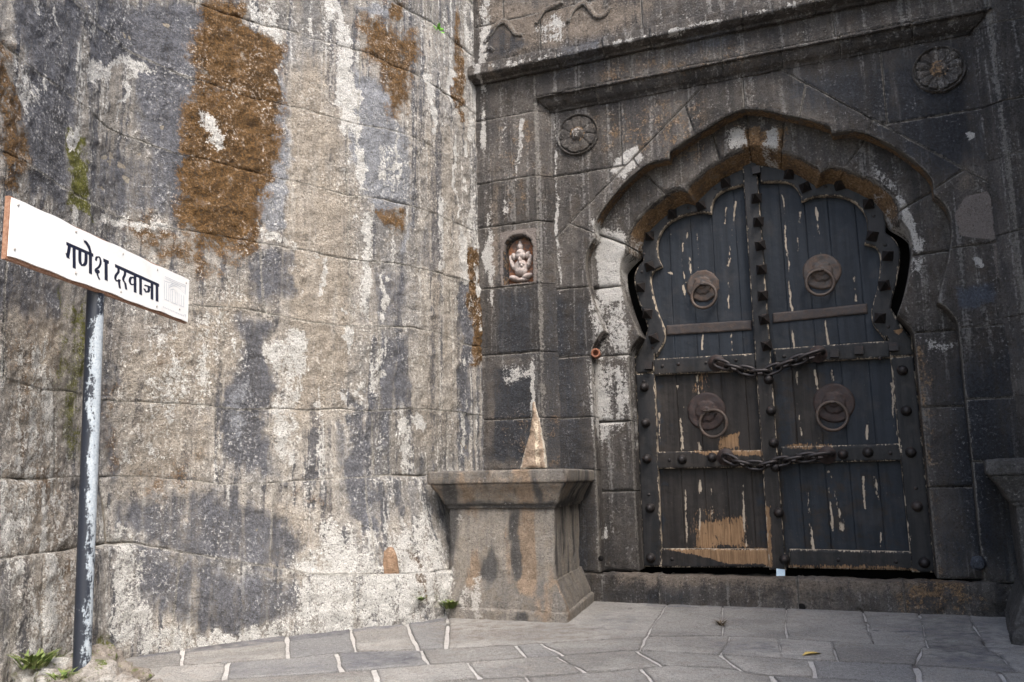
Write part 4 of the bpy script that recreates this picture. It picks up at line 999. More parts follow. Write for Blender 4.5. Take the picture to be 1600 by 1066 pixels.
o = stone('carved_figure', inset(resample(nich, .02), .03), surf_gate, D0-.115, .02, None, 'idol', None, sp=.0075, gap=0, bev=.02, bevd=.004, rough=.004, rs=9, lump=.004, wob=0, tilt=0, dfun=relief,
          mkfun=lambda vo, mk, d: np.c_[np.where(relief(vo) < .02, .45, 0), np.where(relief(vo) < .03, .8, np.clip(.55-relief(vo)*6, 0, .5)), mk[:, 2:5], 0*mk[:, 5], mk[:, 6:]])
tag(o, 'small pinkish carving of a seated elephant headed figure in the arched niche', 'carving')

# ================================================================== DOOR LEAVES
BO = lobes([(.08, 5.555), (.38, 5.49), (.575, 5.395), (.70, 5.27)], [(.70, 5.27), (.935, 5.235), (1.18, 5.145), (1.39, 4.96), (1.51, 4.75), (1.535, 4.56), (1.52, 4.45)],
           [(1.52, 4.45), (1.62, 4.34), (1.66, 4.17), (1.60, 3.85), (1.53, 3.62), (1.50, 3.5)], [(1.50, 3.5), (1.585, 3.3), (1.68, 3.13)], [(1.68, 3.13), (1.70, 2.9), (1.70, .375)])
BI = lobes([(.08, 5.33), (.36, 5.29), (.495, 5.215), (.56, 5.08), (.57, 4.99)], [(.57, 4.99), (.75, 5.03), (1.0, 5.0), (1.185, 4.9), (1.305, 4.71), (1.315, 4.5), (1.265, 4.34)],
           [(1.265, 4.34), (1.39, 4.28), (1.43, 4.13), (1.375, 3.8), (1.275, 3.49)], [(1.275, 3.49), (1.285, 3.32), (1.40, 3.12)], [(1.40, 3.12), (1.44, 2.9), (1.45, .375)])
pdoor = Paint(.02, (22, 5))
def dl(L, w=.012, k=1.1, d=-1.1): pdoor.line('pale', [gp(x, y, d) for x, y in L], w, k, soft=.012)
for L, w in (([(1048, 365), (1051, 415)], .007), ([(1070, 352), (1073, 377)], .013), ([(1067, 381), (1065, 411), (1071, 440)], .010), ([(1077, 392), (1079, 427)], .020), ([(1088, 358), (1091, 419)], .008), ([(1066, 442), (1077, 504)], .016),
             ([(1135, 323), (1132, 350)], .008), ([(1149, 315), (1143, 360), (1138, 415)], .013), ([(1138, 442), (1140, 492)], .010), ([(1042, 425), (1058, 429)], .012), ([(1098, 523), (1098, 546)], .010), ([(1143, 519), (1144, 550)], .012),
             ([(1223, 304), (1226, 335), (1232, 419), (1237, 485)], .011), ([(1250, 331), (1246, 404)], .009), ([(1274, 323), (1282, 400)], .013), ([(1334, 427), (1337, 469)], .013), ([(1238, 504), (1241, 540)], .012), ([(1290, 502), (1293, 537)], .014),
             ([(1057, 603), (1059, 625)], .012), ([(1090, 589), (1092, 618)], .022), ([(1066, 636), (1064, 702)], .020), ([(1029, 647), (1031, 691)], .020), ([(1094, 750), (1095, 801), (1092, 856)], .016), ([(1070, 764), (1073, 856)], .010),
             ([(1112, 764), (1114, 819)], .009), ([(1159, 750), (1165, 852)], .010), ([(1090, 690), (1094, 702)], .02),
             ([(1245, 581), (1250, 651), (1255, 691)], .013), ([(1272, 578), (1278, 607)], .013), ([(1298, 578), (1302, 600)], .018), ([(1356, 643), (1356, 684)], .016), ([(1260, 750), (1265, 800), (1269, 856)], .013), ([(1296, 735), (1308, 780)], .016),
             ([(1310, 780), (1316, 826)], .026), ([(1296, 761), (1303, 852)], .010), ([(1351, 746), (1353, 793)], .013), ([(1366, 735), (1374, 790), (1378, 856)], .016), ([(1393, 600), (1400, 684)], .012), ([(1283, 675), (1280, 695)], .04), ([(1243, 825), (1244, 850)], .01)):
    dl(L, w)
def dwood(L, k=1.0, soft=.05, d=-1.1): pdoor.poly('rust', [gp(x, y, d) for x, y in L], soft, k)
dwood([(1095, 815), (1163, 806), (1166, 854), (1085, 857)], .85); dwood([(1124, 685), (1156, 674), (1156, 700), (1124, 701)], .95, .04)
dwood([(1085, 800), (1120, 790), (1170, 850), (1075, 857)], .4, .1); dwood([(1082, 585), (1105, 585), (1105, 620), (1085, 615)], .45)
dwood([(1040, 857), (1203, 858), (1203, 882), (1140, 882), (1095, 868)], 1.1, .02, -1.03); dwood([(1070, 704), (1190, 702), (1192, 712), (1110, 712)], .9, .02, -1.03)
dwood([(1195, 790), (1203, 790), (1206, 887), (1198, 887)], .9, .02, -1.0); dwood([(1230, 880), (1430, 886), (1440, 895), (1230, 893)], .6, .02, -1.03)
dwood([(1395, 517), (1412, 514), (1405, 524)], 1.2, .01, -1.03); dwood([(1225, 694), (1300, 692), (1300, 702), (1225, 704)], .55, .02, -1.03)
pdoor.poly('tan', [gp(x, y, -1.1) for x, y in [(1020, 575), (1200, 570), (1205, 890), (1025, 890)]], .2, .8)
pdoor.poly('tan', [gp(x, y, -1.1) for x, y in [(1210, 565), (1300, 562), (1310, 700), (1220, 720)]], .25, .7)
pdoor.poly('tan', [gp(x, y, -1.1) for x, y in [(1220, 720), (1410, 715), (1430, 890), (1230, 890)]], .25, .45)
pdoor.poly('tan', [gp(x, y, -1.1) for x, y in [(1180, 590), (1215, 590), (1230, 890), (1195, 890)]], .1, .8)

DP, DF = -1.12, -1.03      # plank face, frame face
def spike_mesh():
    b = .066; V = [(-b, -b, 0), (b, -b, 0), (b, b, 0), (-b, b, 0), (-b*.85, -b*.85, .02), (b*.85, -b*.85, .02), (b*.85, b*.85, .02), (-b*.85, b*.85, .02), (0, 0, .2)]
    F = [[0, 1, 5, 4], [1, 2, 6, 5], [2, 3, 7, 6], [3, 0, 4, 7], [4, 5, 8], [5, 6, 8], [6, 7, 8], [7, 4, 8]]
    return raw_mesh('spike', V, F, 'iron', smooth=False)
SPK = spike_mesh()
V_, F_ = lathe([(.066, 0), (.064, .012), (.05, .02), (.052, .03), (.05, .055), (.036, .078), (.014, .088), (.001, .089)], 9); BOLT = raw_mesh('bolt', V_, F_, 'iron')
BOLT2 = raw_mesh('bolt_rusty', V_, F_, 'rust_iron')
V_, F_ = lathe([(.024, 0), (.022, .008), (.012, .015), (.001, .016)], 8); STUD = raw_mesh('stud', V_, F_, 'iron')
V_ = [(x*.05, y*.05, z) for z in (0, .085) for x, y in ((-1, -1), (1, -1), (1, 1), (-1, 1))]; SQ = raw_mesh('peg', V_, [[0, 1, 5, 4], [1, 2, 6, 5], [2, 3, 7, 6], [3, 0, 4, 7], [4, 5, 6, 7]], 'iron', smooth=False)
def fix(name, me, x, y, d, parent, rot=0.0):
    u, z = gp(x, y, d)
    place(name, me, frame_at(surf_gate(u, z, d-.002), NA+.03*np.array([random.uniform(-1, 1), 0, random.uniform(-1, 1)]), (0, 0, 1))@Matrix.Rotation(rot+random.uniform(-.12, .12), 4, 'Z'), parent)
def plank_piece(name, P, d, th, parent, mat, sp=.016, rough=.0025, bev=.012, bevd=.007, gap=.004, lump=.002, paint=None):
    return stone(name, P, surf_gate, d, th, parent, mat, paint or pdoor, sp=sp, gap=gap, bev=bev, bevd=bevd, rough=rough, rs=7, lump=lump, wob=.0015, tilt=.0015, side_sp=.1)
def torus(R, r, n=40, k=10, sx=1.0, sy=1.0):
    V = []; F = []
    for i in range(n):
        a = 2*math.pi*i/n
        for j in range(k):
            b = 2*math.pi*j/k; V.append(((R+r*math.cos(b))*math.cos(a)*sx, (R+r*math.cos(b))*math.sin(a)*sy, r*math.sin(b)))
    for i in range(n):
        for j in range(k): F.append([i*k+j, ((i+1) % n)*k+j, ((i+1) % n)*k+(j+1) % k, i*k+(j+1) % k])
    return V, F
def plate_mesh(lob, r, mat):
    """round iron plate with a scalloped raised rosette"""
    nr, na = 22, 96; V = []; F = []
    for i in range(nr):
        t = i/(nr-1)
        for j in range(na):
            a = 2*math.pi*j/na; sc = 1-.05*abs(math.cos(a*lob/2))**.5*(1 if t > .5 else 0)
            h = .020
            rr = t*r*(sc if lob else 1)
            if t < .56: h = .052-.016*((t/.56)**2) if t < .50+.06*abs(math.sin(a*3)) else .024
            if t < .2: h = .066
            if t > .93: h = .014
            if i == nr-1: h = -.005
            h += .004*float(math.sin(a*5+t*9))*t
            V.append((rr*math.cos(a), rr*math.sin(a), h))
    for i in range(nr-1):
        for j in range(na): F.append([i*na+j, (i+1)*na+j, (i+1)*na+(j+1) % na, i*na+(j+1) % na])
    return raw_mesh('ring_plate', V, F, mat)
def ring_handle(x, y, parent, lob, mat, pr, rc, swing):
    u, z = gp(x, y, DP); mw = frame_at(surf_gate(u, z, DP+.004), NA, (0, 0, 1))
    pl = place('ring_plate', plate_mesh(lob, pr, mat), mw, parent)
    # staple
    pth_ = [(.0+.0, -.02, .02), (.0, -.02, .09), (0, 0, .115), (0, .02, .09), (0, .02, .02)]
    V1, F1 = tube(np.array(pth_), .012, 8)
    st = bpy.data.objects.new('staple', raw_mesh('staple', V1, F1, 'rust_iron')); COL.objects.link(st); st.parent = pl
    V2, F2 = torus(rc, .02, 44, 10)
    rg = bpy.data.objects.new('ring', raw_mesh('ring', V2, F2, 'ring_iron')); COL.objects.link(rg); rg.parent = pl
    # local x of the plate points up; y sideways
    rg.matrix_local = Matrix.Translation((-rc+.01, swing, .085))@Matrix.Rotation(.06, 4, 'Y')@Matrix.Rotation(rad(8)*np.sign(swing+1e-6), 4, 'X')
def hz(z): return z
def leaf(s):
    name_l = 'left' if s < 0 else 'right'
    o = thing('door_leaf', surf_gate(UC+s*.9, .36, -1.1), 'left leaf of the blue black studded gate, bare wood patches near the bottom' if s < 0 else 'right leaf of the blue black studded gate, carrying the spiked centre post', 'door', 'leaves of the double gate')
    # planks
    hh = [0, .28, .585, .87, 1.17, 1.49] if s < 0 else [-.02, .30, .60, .88, 1.20, 1.49]
    if s < 0: hh[0] = .13
    def ztop(h): return float(np.interp(h, [0, .4, .6, .9, 1.2, 1.33, 1.42, 1.49], [5.42, 5.38, 5.22, 5.12, 5.02, 4.88, 4.62, 4.42]))
    for a in range(len(hh)-1):
        h0, h1 = hh[a], hh[a+1]
        tops = [(x, ztop(x)) for x in np.linspace(h1, h0, 7)]
        plank_piece('plank', [(UC+s*x, z) for x, z in [(h0, .40), (h1, .40)]+tops], DP+random.uniform(-.0008, .0008), .05, o, 'plank', sp=.0135, gap=.0004, bev=.004, bevd=.0004)
    # scalloped border with the hanging stile
    bo = [tuple(p) for p in BO]; bi = [tuple(p) for p in BI]
    plank_piece('scalloped_border', [(UC+s*x, z) for x, z in bo[:-1] if z > 2.9]+[(UC+s*1.70, 2.9), (UC+s*1.44, 2.9)]+[(UC+s*x, z) for x, z in bi[::-1] if z > 2.9], DF, .10, o, 'rail', sp=.018)
    plank_piece('stile', [(UC+s*1.70, 2.897), (UC+s*1.705, .38), (UC+s*1.455, .38), (UC+s*1.44, 2.897)], DF-.002, .10, o, 'rail', sp=.018)
    # rails
    inn = .135 if s < 0 else .065
    def rail(name, L, d, mat='rail', th=.09):
        plank_piece(name, [gp(x, y, d) for x, y in L], d, th, o, mat, sp=.016, bev=.014, bevd=.009)
    if s < 0:
        rail('rail', [(1021, 561), (1181, 552), (1182, 579), (1021, 586)], DF-.006)
        rail('rail', [(1023, 706), (1191, 703), (1193, 730), (1026, 733)], DF-.006)
        rail('rail', [(1033, 857), (1202, 858), (1204, 887), (1032, 887)], DF-.006)
        rail('iron_strap', [(1041, 508), (1175, 500), (1175, 516), (1041, 524)], DP+.022, 'rust_iron', .03)
    else:
        rail('rail', [(1208, 545), (1392, 532), (1392, 559), (1211, 568)], DF-.006)
        rail('rail', [(1219, 698), (1407, 693), (1411, 720), (1222, 725)], DF-.006)
        rail('rail', [(1233, 858), (1427, 862), (1432, 892), (1232, 888)], DF-.006)
        rail('iron_strap', [(1207, 489), (1355, 474), (1356, 490), (1207, 505)], DP+.022, 'rust_iron', .03)
        # centre post
        plank_piece('centre_post', [(1.995, .375), (2.195, .375), (2.19, 1.5), (2.19, 3.0), (2.185, 4.5), (2.18, 5.62), (1.995, 5.62), (1.995, 3.0)], DF+.035, .13, o, 'rail', sp=.016)
    LS = {-1: [(1134, 283), (1095, 319), (1050, 332), (1015, 366), (1015, 413), (1001, 446), (1012, 487), (1022, 526)], 1: [(1233, 270), (1258, 290), (1312, 287), (1357, 316), (1363, 366), (1387, 397), (1382, 443), (1375, 494)]}[s]
    for x, y in LS: fix('spike', SPK, x, y+3, DF, o, random.uniform(-.2, .2))
    if s > 0:
        for x, y in [(1184, 306), (1187, 343), (1190, 380), (1192, 417), (1194, 458), (1196, 495), (1200, 536)]: fix('spike', SPK, x-2, y+4, DF+.035, o, random.uniform(-.15, .15))
        for x, y in [(1304, 553), (1342, 548), (1396, 543)]: fix('peg', SQ, x, y, DF-.006, o)
        for x, y, r in [(1204, 593, 0), (1208, 642, 0), (1212, 692, 0), (1215, 730, 0), (1220, 801, 0), (1229, 874, 0)]: fix('bolt', BOLT, x-3, y, DF+.035, o)
        for x, y in [(1410, 579), (1416, 642), (1423, 707), (1444, 879)]: fix('bolt', BOLT, x, y, DF, o)
        fix('bolt', BOLT2, 1433, 791, DF, o)
        for x, y in [(1317, 710), (1356, 707)]: fix('bolt', BOLT, x, y, DF-.006, o)
        for x, y in [(1225, 557), (1375, 560), (1391, 708), (1245, 711), (1431, 763), (1365, 338), (1383, 383), (1290, 292), (1250, 275), (1388, 511), (1310, 875), (1400, 878)]: fix('stud', STUD, x, y, DF-.004, o)
        fix('square_nut', SQ, 1182, 268, DF+.0, o)
        ring_handle(1284, 425, o, 0, 'plate', .235, .165, .03)
        ring_handle(1303, 630, o, 0, 'brown_plate', .245, .175, .03)
    else:
        for x, y in [(1007, 605), (1009, 661), (1011, 717), (1016, 794), (1017, 872)]: fix('bolt', BOLT, x, y, DF, o)
        for x, y in [(1066, 718), (1113, 715)]: fix('bolt', BOLT, x, y, DF-.006, o)
        fix('peg', SQ, 1015, 572, DF, o)
        for x, y in [(1035, 572), (1060, 569), (1103, 567), (1150, 563), (1046, 719), (1014, 773), (1050, 874), (1076, 325), (1117, 295), (1006, 397), (1003, 425), (1020, 543), (1006, 596)]: fix('stud', STUD, x, y, DF-.004, o)
        ring_handle(1098, 447, o, 12, 'plate', .225, .165, -.02)
        ring_handle(1104, 643, o, 0, 'brown_plate', .25, .175, -.09)
    return o
leaf(-1); leaf(1)

# ================================================================== CHAINS
def link_mesh(L, w, r):
    n = 28; P = []
    for i in range(n):
        t = 2*math.pi*i/n; x = math.cos(t); y = math.sin(t)
        P.append((np.sign(x)*abs(x)**.7*(L/2), np.sign(y)*abs(y)**.85*(w/2), 0))
    V, F = tube(np.array(P), r, 8, True); return raw_mesh('link', V, F, 'chain')
LK = link_mesh(.225, .105, .021); LKB = link_mesh(.31, .145, .024)
V_, F_ = lathe([(.11, 0), (.105, .012), (.03, .016), (.028, .05), (.001, .055)], 18); CPL = raw_mesh('chain_plate', V_, F_, 'brown_plate')
def chain(px, label, nl):
    P = np.array([gp(x, y, -.95) for x, y in px]); L = spline(P, .01); s = np.r_[0, np.cumsum(np.hypot(*np.diff(L, axis=0).T))]; tot = s[-1]
    dl_ = np.interp(s/tot, [0, .12, .35, .65, .88, 1], [-.975, -.95, -.945, -.945, -.95, -.985])
    W = surf_gate(L[:, 0], L[:, 1], dl_)
    c = thing('chain', W[len(W)//2], label, 'chain', 'chains across the gate')
    pit = tot/nl
    for i in range(nl):
        m0, m1 = (i+.0)*pit, (i+1.0)*pit; p0 = np.array([np.interp(m0, s, W[:, k]) for k in range(3)]); p1 = np.array([np.interp(m1, s, W[:, k]) for k in range(3)])
        d = p1-p0; d /= np.linalg.norm(d); tilt_ = .35 if i % 2 == 0 else 1.25
        big = i == nl-1
        nz = NA*math.cos(tilt_)+np.cross(d, NA)*math.sin(tilt_); nz = nz-(nz@d)*d
        mw = frame_at((p0+p1)/2, nz, d)
        place('link', LKB if big else LK, mw, c)
    ends = ((0, -1.0), (-1, -1.0))
    for e, dd in ends:
        u, z = L[e]; place('anchor_plate', CPL, frame_at(surf_gate(u, z, DF-.005), NA, (0, 0, 1)), c)
chain([(1118, 566), (1135, 572), (1165, 579), (1190, 583), (1215, 574), (1240, 565), (1278, 552)], 'upper iron chain hanging across the two gate leaves', 8)
chain([(1132, 714), (1150, 722), (1185, 728), (1215, 722), (1245, 717), (1292, 711)], 'lower iron chain hanging across the two gate leaves', 8)
# pale blue daylight in the gap under the gate, painted on a thin panel
u, z = gp(1219, 892, -.96); W = [surf_gate(u+a_, z_, d_) for a_, z_, d_ in [(-.05, .275, -.96), (.05, .275, -.955), (.055, .385, -.99), (-.045, .395, -.99), (-.05, .275, -.965), (.05, .275, -.96), (.055, .385, -.995), (-.045, .395, -.995)]]
o = mesh_obj('daylight_panel', np.array(W), [[0, 1, 2, 3], [7, 6, 5, 4], [0, 4, 5, 1], [1, 5, 6, 2], [2, 6, 7, 3], [3, 7, 4, 0]], 'daylight', smooth=False, loc=W[0]); tag(o, 'small patch of pale blue daylight in the gap under the gate, painted on a thin panel', 'daylight')

# ================================================================== SIGN
SB = on_floor(128, 1035, .25); ys = rad(6.69); SU = np.array([math.sin(ys), math.cos(ys), 0.0]); SN = np.array([math.cos(ys), -math.sin(ys), 0.0])
BOFF = .075
def sp_(x, y, off=BOFF):
    r = ray(x, y); p0 = SB+SN*off; q = C0+r*((p0-C0)@SN)/(r@SN); return ((q-SB)@SU, q[2])
def surf_sign(a, b, d):
    a = np.asarray(a, float); b = np.asarray(b, float); d = np.asarray(d, float)
    return np.stack([SB[0]+SU[0]*a+SN[0]*d, SB[1]+SU[1]*a+SN[1]*d, b+0*a], -1)
sign = thing('sign', SB, 'white name board with dark lettering on a chipped black and grey pole', 'sign')
# pole
ptop = None
r = ray(153, 455)
pt_ = SB+np.array([0, 0, 1])
k_ = None
zt = sp_(153, 455, 0)[1]
pole_top = surf_sign(sp_(150, 430, 0)[0], zt+.2, 0.0)
V_, F_ = tube(np.array([SB+(pole_top-SB)*t+np.array([0, 0, -.3])*(1-t)*0 for t in np.linspace(-.08, 1, 60)]), .062, 28)
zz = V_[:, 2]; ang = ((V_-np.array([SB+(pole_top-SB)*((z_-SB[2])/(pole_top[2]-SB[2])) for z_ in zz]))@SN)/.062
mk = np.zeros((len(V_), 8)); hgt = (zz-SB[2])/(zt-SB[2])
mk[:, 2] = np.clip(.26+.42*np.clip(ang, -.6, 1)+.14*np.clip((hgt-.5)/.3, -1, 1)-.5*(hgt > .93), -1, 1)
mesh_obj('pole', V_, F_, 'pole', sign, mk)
TL, TR, BR, BL = sp_(20, 308), sp_(296, 438), sp_(293.5, 503), sp_(14, 400)
print('sign board', TL, TR, BR, BL)
def slab_(name, P, d0, d1, mat, parent, n=1):
    W = [surf_sign(a, b, d0) for a, b in P]+[surf_sign(a, b, d1) for a, b in P]; m_ = len(P)
    F = [list(range(m_, 2*m_)), list(range(m_))[::-1]]+[[i, (i+1) % m_, m_+(i+1) % m_, m_+i] for i in range(m_)]
    return mesh_obj(name, np.array(W), F, mat, parent, smooth=False)
eg = .012
Pb = [BL, BR, TR, TL]
wv = lambda a, b, n, s: [(a[0]+(b[0]-a[0])*t, a[1]+(b[1]-a[1])*t+s*.004*math.sin(t*17)+s*.003*math.sin(t*41)) for t in np.linspace(0, 1, n)]
board = slab_('board', wv(BL, BR, 40, 1)+wv(TR, TL, 40, 1), BOFF-.012, BOFF, 'board', sign)
slab_('frame', [(BL[0]-eg, BL[1]-.02), (BR[0]+.008, BR[1]-.014), (TR[0]+.008, TR[1]+.008), (TL[0]-eg, TL[1]+.006)], BOFF-.045, BOFF-.0125, 'board_edge', sign)
_ci = [0]
CURVES = [[(694, 545), (698, 522), (714, 517), (727, 535), (727, 565), (714, 592), (694, 607), (692, 625), (706, 634), (716, 622), (706, 612), (703, 632), (708, 655), (720, 680)],
          [(856, 590), (857, 625), (842, 645), (834, 670), (842, 690), (858, 690), (866, 680), (862, 700), (868, 745)], [(904, 612), (904, 645), (892, 672), (893, 690), (905, 705), (913, 752)],
          [(972, 672), (955, 664), (942, 676), (939, 698), (950, 716), (972, 716)], [(1098, 742), (1078, 732), (1062, 727), (1046, 722)], [(1076, 738), (1078, 758), (1068, 772), (1052, 766), (1046, 748)],
          [(578, 470), (578, 545), (588, 576), (604, 578), (618, 562), (622, 535), (622, 490)], [(503, 432), (498, 470), (490, 515)]]
def ink(name, strokes, nib, mat, parent, thick=.0012):
    """broad-nib pen strokes: each stroke a swept nib, pixel coordinates of the enlarged sign"""
    for st in strokes:
        V = []; F = []
        P = np.array([sp_(x/4.635, 290+y/4.635) for x, y in st]); 
        P = spline(P, .012) if len(P) > 2 else P
        nb_ = nib if not callable(nib) else nib
        c = np.array(sp_(st[0][0]/4.635, 290+st[0][1]/4.635)); e = np.array(sp_((st[0][0]+nib[0])/4.635, 290+(st[0][1]+nib[1])/4.635))-c
        for i in range(len(P)-1):
            _ci[0] += 1; d = BOFF+.0006+(_ci[0] % 37)*.00003
            q = [P[i]-e/2, P[i]+e/2, P[i+1]+e/2, P[i+1]-e/2]; b = len(V)
            V += [surf_sign(a, z, d) for a, z in q]; n_ = np.cross(V[b+1]-V[b], V[b+2]-V[b]); F.append([b, b+1, b+2, b+3] if n_@SN > 0 else [b+3, b+2, b+1, b])
        mesh_obj(name, np.array(V), F, mat, parent, smooth=False)
TXT = [[(480, 420), (676, 506)], [(748, 540), (788, 557)], [(832, 580), (1152, 724)]]
ink('lettering', TXT, (1, 25), 'ink', board)
ink('lettering', [[(503, 432), (498, 470), (490, 515)], [(484, 492), (494, 528)], [(536, 450), (537, 600)], [(578, 470), (578, 545), (588, 576), (604, 578), (618, 562), (622, 535), (622, 490)], [(654, 500), (654, 640)],
                  [(767, 545), (768, 688)]], (23, 11), 'ink', board)
ink('lettering', [[(612, 402), (634, 428), (648, 458), (656, 492)]], (17, -8), 'ink', board); ink('lettering', [[(606, 398), (634, 418)]], (6, 14), 'ink', board)
ink('lettering', [[(694, 545), (698, 522), (714, 517), (727, 535), (727, 565), (714, 592), (694, 607), (692, 625), (706, 634), (716, 622), (706, 612), (703, 632), (708, 655), (720, 680)]], (15, 9), 'ink', board)
ink('lettering', [[(856, 590), (857, 625), (842, 645), (834, 670), (842, 690), (858, 690), (866, 680), (862, 700), (868, 745)], [(904, 612), (904, 645), (892, 672), (893, 690), (905, 705), (913, 752)],
                  [(972, 672), (955, 664), (942, 676), (939, 698), (950, 716), (972, 716)], [(1098, 742), (1078, 732), (1062, 727), (1046, 722)], [(1076, 738), (1078, 758), (1068, 772), (1052, 766), (1046, 748)]], (17, 9), 'ink', board)
ink('lettering', [[(977, 640), (978, 776)], [(1017, 658), (1018, 792)], [(1100, 696), (1100, 826)], [(1136, 712), (1137, 840)]], (20, 10), 'ink', board)
ink('lettering', CURVES, (7, -9), 'ink', board)
EMB = [[(1190, 700), (1190, 822)], [(1190, 822), (1222, 836)], [(1222, 712), (1222, 836)], [(1206, 708), (1206, 828)], [(1236, 750), (1236, 842)], [(1282, 772), (1282, 862)], [(1236, 842), (1282, 862)], [(1248, 760), (1248, 845)], [(1268, 768), (1268, 852)],
       [(1240, 755), (1258, 752), (1280, 775)], [(1296, 780), (1296, 866)], [(1330, 795), (1330, 880)], [(1296, 866), (1330, 880)], [(1312, 790), (1312, 872)], [(1186, 690), (1230, 705)], [(1228, 725), (1255, 712), (1300, 730), (1336, 770)],
       [(1225, 738), (1258, 725), (1298, 745), (1334, 782)], [(1195, 660), (1345, 725)], [(1195, 672), (1345, 737)], [(1345, 725), (1340, 790)], [(1232, 700), (1310, 734)]]
ink('gate_drawing', EMB, (4, 6), 'pale_ink', board)
ink('caption', [[(1180+k*12, 878+k*5.2+(k % 3)), (1187+k*12, 881+k*5.2+(k % 2)*2)] for k in range(13)]+[[(1335, 935), (1345, 940)], [(1345, 938), (1342, 955)]], (2, 8), 'pale_ink', board)
V_, F_ = lathe([(.011, 0), (.009, .004), (.001, .005)], 8); SC = raw_mesh('screw', V_, F_, 'screw')
for x, y in [(131, 140), (550, 335), (890, 495), (1140, 610), (1348, 705), (105, 460), (548, 635), (875, 770), (1135, 875), (1300, 895)]:
    a, b = sp_(x/4.635, 290+y/4.635); place('screw', SC, frame_at(surf_sign(a, b, BOFF), SN), board)

# ================================================================== RUBBLE, PLANTS, SMALL THINGS
def lumpy(name, c, r, mat, parent=None, seed=0, amp=.25, n=24, mk=None):
    V = []; F = []
    for i in range(n+1):
        for j in range(2*n):
            t = math.pi*i/n; p = 2*math.pi*j/(2*n); V.append((math.sin(t)*math.cos(p), math.sin(t)*math.sin(p), math.cos(t)))
    V = np.array(V); k = 1+amp*fbm(V+seed, 1.6, 4, .55)*1.5; V = V*k[:, None]*np.array(r)+np.array(c)
    for i in range(n):
        for j in range(2*n): F.append([i*2*n+j, (i+1)*2*n+j, (i+1)*2*n+(j+1) % (2*n), i*2*n+(j+1) % (2*n)])
    mk_ = np.zeros((len(V), 8)); 
    if mk: mk_[:, mk[0]] = mk[1]
    return mesh_obj(name, V, F, mat, parent, mk_, loc=(c[0], c[1], 0) if parent is None else None)
mound = lumpy('rubble_mound', (SB[0]-.15, SB[1]+.2, .0), (.44, .46, .26), 'rubble', None, 3.0, .42, 72, (4, .3)); tag(mound, 'low pale rubble mound at the foot of the sign pole', 'rubble')
sm = [(.30, -.22, .15, .06, 'largest angular pale rubble stone right of the sign pole foot'), (.05, -.42, .12, .07, 'angular pale rubble stone in front of the sign pole foot'), (.50, -.05, .10, .03, 'small angular rubble stone on the paving edge beside the sign mound')]
for i, (dx, dy, r_, z_, lab) in enumerate(sm):
    o = lumpy('rubble_stone', (SB[0]+dx, SB[1]+dy+.2, z_), (r_, r_*.85, r_*.7), 'rubble', None, 9.0+i*4, .6, 6); o.data.polygons.foreach_set('use_smooth', np.zeros(len(o.data.polygons), bool))
    tag(o, lab, 'stone', 'loose rubble stones at the sign pole')
def tuft(name, c, n, h, spread, mat, label, cat, width=.010, up=1.0, nrm=(0, 0, 1), seed=0):
    rg = random.Random(seed); V = []; F = []; nrm = np.array(nrm, float)
    for i in range(n):
        a = rg.uniform(0, 2*math.pi); d = np.array([math.cos(a), math.sin(a), 0])*rg.uniform(.1, spread)
        p0 = np.array(c)+np.array([rg.uniform(-1, 1)*spread*.4, rg.uniform(-1, 1)*spread*.4, 0]); hh = h*rg.uniform(.5, 1)
        p1 = p0+d*.45+nrm*hh*.7; p2 = p0+d+nrm*hh; sd_ = np.cross(d+1e-6, nrm); sd_ /= np.linalg.norm(sd_); w = width*rg.uniform(.7, 1.3)
        b = len(V); V += [p0-sd_*w*.4, p0+sd_*w*.4, p1-sd_*w, p1+sd_*w, p2]; F += [[b, b+1, b+3, b+2], [b+2, b+3, b+4]]
    o = mesh_obj(name, np.array(V), F, mat, None, loc=c); tag(o, label, cat); return o
tuft('weed', (SB[0]-.28, SB[1]-.12, .24), 60, .12, .16, 'grass', 'small green weed growing at the foot of the sign pole', 'plant', .014, seed=1)
tuft('weed', (SB[0]+.02, SB[1]-.3, .2), 25, .06, .10, 'grass', 'sparse low weed in front of the sign pole', 'plant', .010, seed=5)
s_, z_ = bp(648, 944); b_ = surf_bastion(s_, .12, .14); tuft('weed', b_, 60, .10, .10, 'grass', 'small green weed on the wall base near the left pedestal', 'plant', .016, seed=2)
s_, z_ = bp(616, 930); b_ = surf_bastion(s_, .24, .13); tuft('weed', b_, 16, .05, .06, 'grass', 'tiny weed below the orange stone in the wall base', 'plant', .012, seed=6)
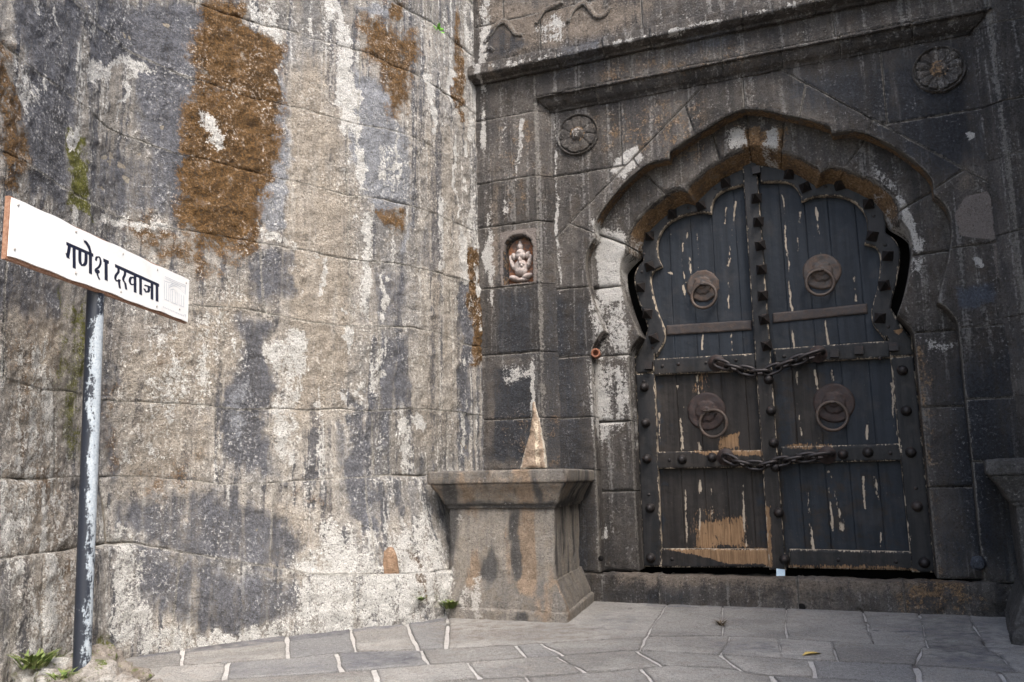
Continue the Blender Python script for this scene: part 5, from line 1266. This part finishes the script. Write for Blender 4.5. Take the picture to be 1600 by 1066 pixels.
# fresh plant high on the bastion
def leafy(c, nrm, n, size, label, seed):
    rg = random.Random(seed); V = []; F = []; nrm = np.array(nrm); pl_ = thing('wall_plant', c, label, 'plant')
    for i in range(n):
        a = rg.uniform(0, 2*math.pi); side = np.array([-nrm[1], nrm[0], 0]); d = side*math.cos(a)+np.array([0, 0, 1])*math.sin(a)*.9+nrm*rg.uniform(.2, .9); d /= np.linalg.norm(d)
        p = np.array(c)+d*rg.uniform(.01, size*.7); w = np.cross(d, nrm+.2*np.array([rg.uniform(-1, 1)]*3)); w /= np.linalg.norm(w); L = size*rg.uniform(.5, .8)
        V = [p, p+d*L*.35+w*L*.32, p+d*L*.75+w*L*.26+nrm*.01, p+d*L, p+d*L*.75-w*L*.26+nrm*.01, p+d*L*.35-w*L*.32, p+d*L*.5+nrm*.015]
        mesh_obj('leaf', np.array(V), [[0, 1, 6], [1, 2, 6], [2, 3, 6], [3, 4, 6], [4, 5, 6], [5, 0, 6]], 'leaf', pl_)
    return pl_
s_, z_ = bp(689, 46); b_ = surf_bastion(s_, z_, .03); leafy(b_, np.array([.75, -.65, 0]), 14, .085, 'small bright green plant growing from a crack high on the bastion', 4)
# orange stone in the foot of the bastion
s_, z_ = bp(592, 886); c_ = surf_bastion(s_, z_+.0, -.02)
o = lumpy('orange_stone', c_, (.105, .10, .22), 'orange', None, 21.0, .14, 22); tag(o, 'oval orange stone set in the whitened foot of the bastion', 'stone')
# leaf litter and twigs on the paving
c_ = on_floor(1268, 1023, .012); a_ = rad(20); dx = np.array([math.cos(a_), math.sin(a_), 0]); dy = np.array([-math.sin(a_), math.cos(a_), 0])
V_ = [c_-dx*.10, c_-dx*.03+dy*.035+np.array([0, 0, .02]), c_+dx*.05+dy*.03+np.array([0, 0, .015]), c_+dx*.11, c_+dx*.04-dy*.035+np.array([0, 0, .02]), c_-dx*.04-dy*.03+np.array([0, 0, .02]), c_+np.array([0, 0, .005])]
o = mesh_obj('fallen_leaf', np.array(V_), [[0, 5, 6], [5, 4, 6], [4, 3, 6], [3, 2, 6], [2, 1, 6], [1, 0, 6]], 'yellow_leaf', loc=c_); tag(o, 'yellow fallen leaf on the paving in front of the gate', 'leaf')
c_ = on_floor(1127, 978, .006); tuft('dry_tuft', c_, 45, .07, .07, 'dry', 'dry brown tuft of grass in a paving joint before the gate', 'plant', .005, seed=9)
for i, (x, y, r_, lab) in enumerate([(1400, 1047, .022, 'pebble on the paving right of the yellow leaf'), (1460, 968, .025, 'pebble on the paving near the right pedestal'), (985, 951, .03, 'pale pebble on the paving just right of the left pedestal'),
                                (1385, 962, .03, 'pebble lying against the threshold below the right door leaf'), (350, 1036, .025, 'pebble in a paving joint below the bastion wall'), (700, 975, .03, 'pebble beside the plinth of the left pedestal')]):
    c_ = on_floor(x, y, .012); o = lumpy('pebble', c_, (r_, r_*.8, r_*.5), 'slab', None, 40.0+i*3, .3, 8); tag(o, lab, 'pebble', 'pebbles on the paving')
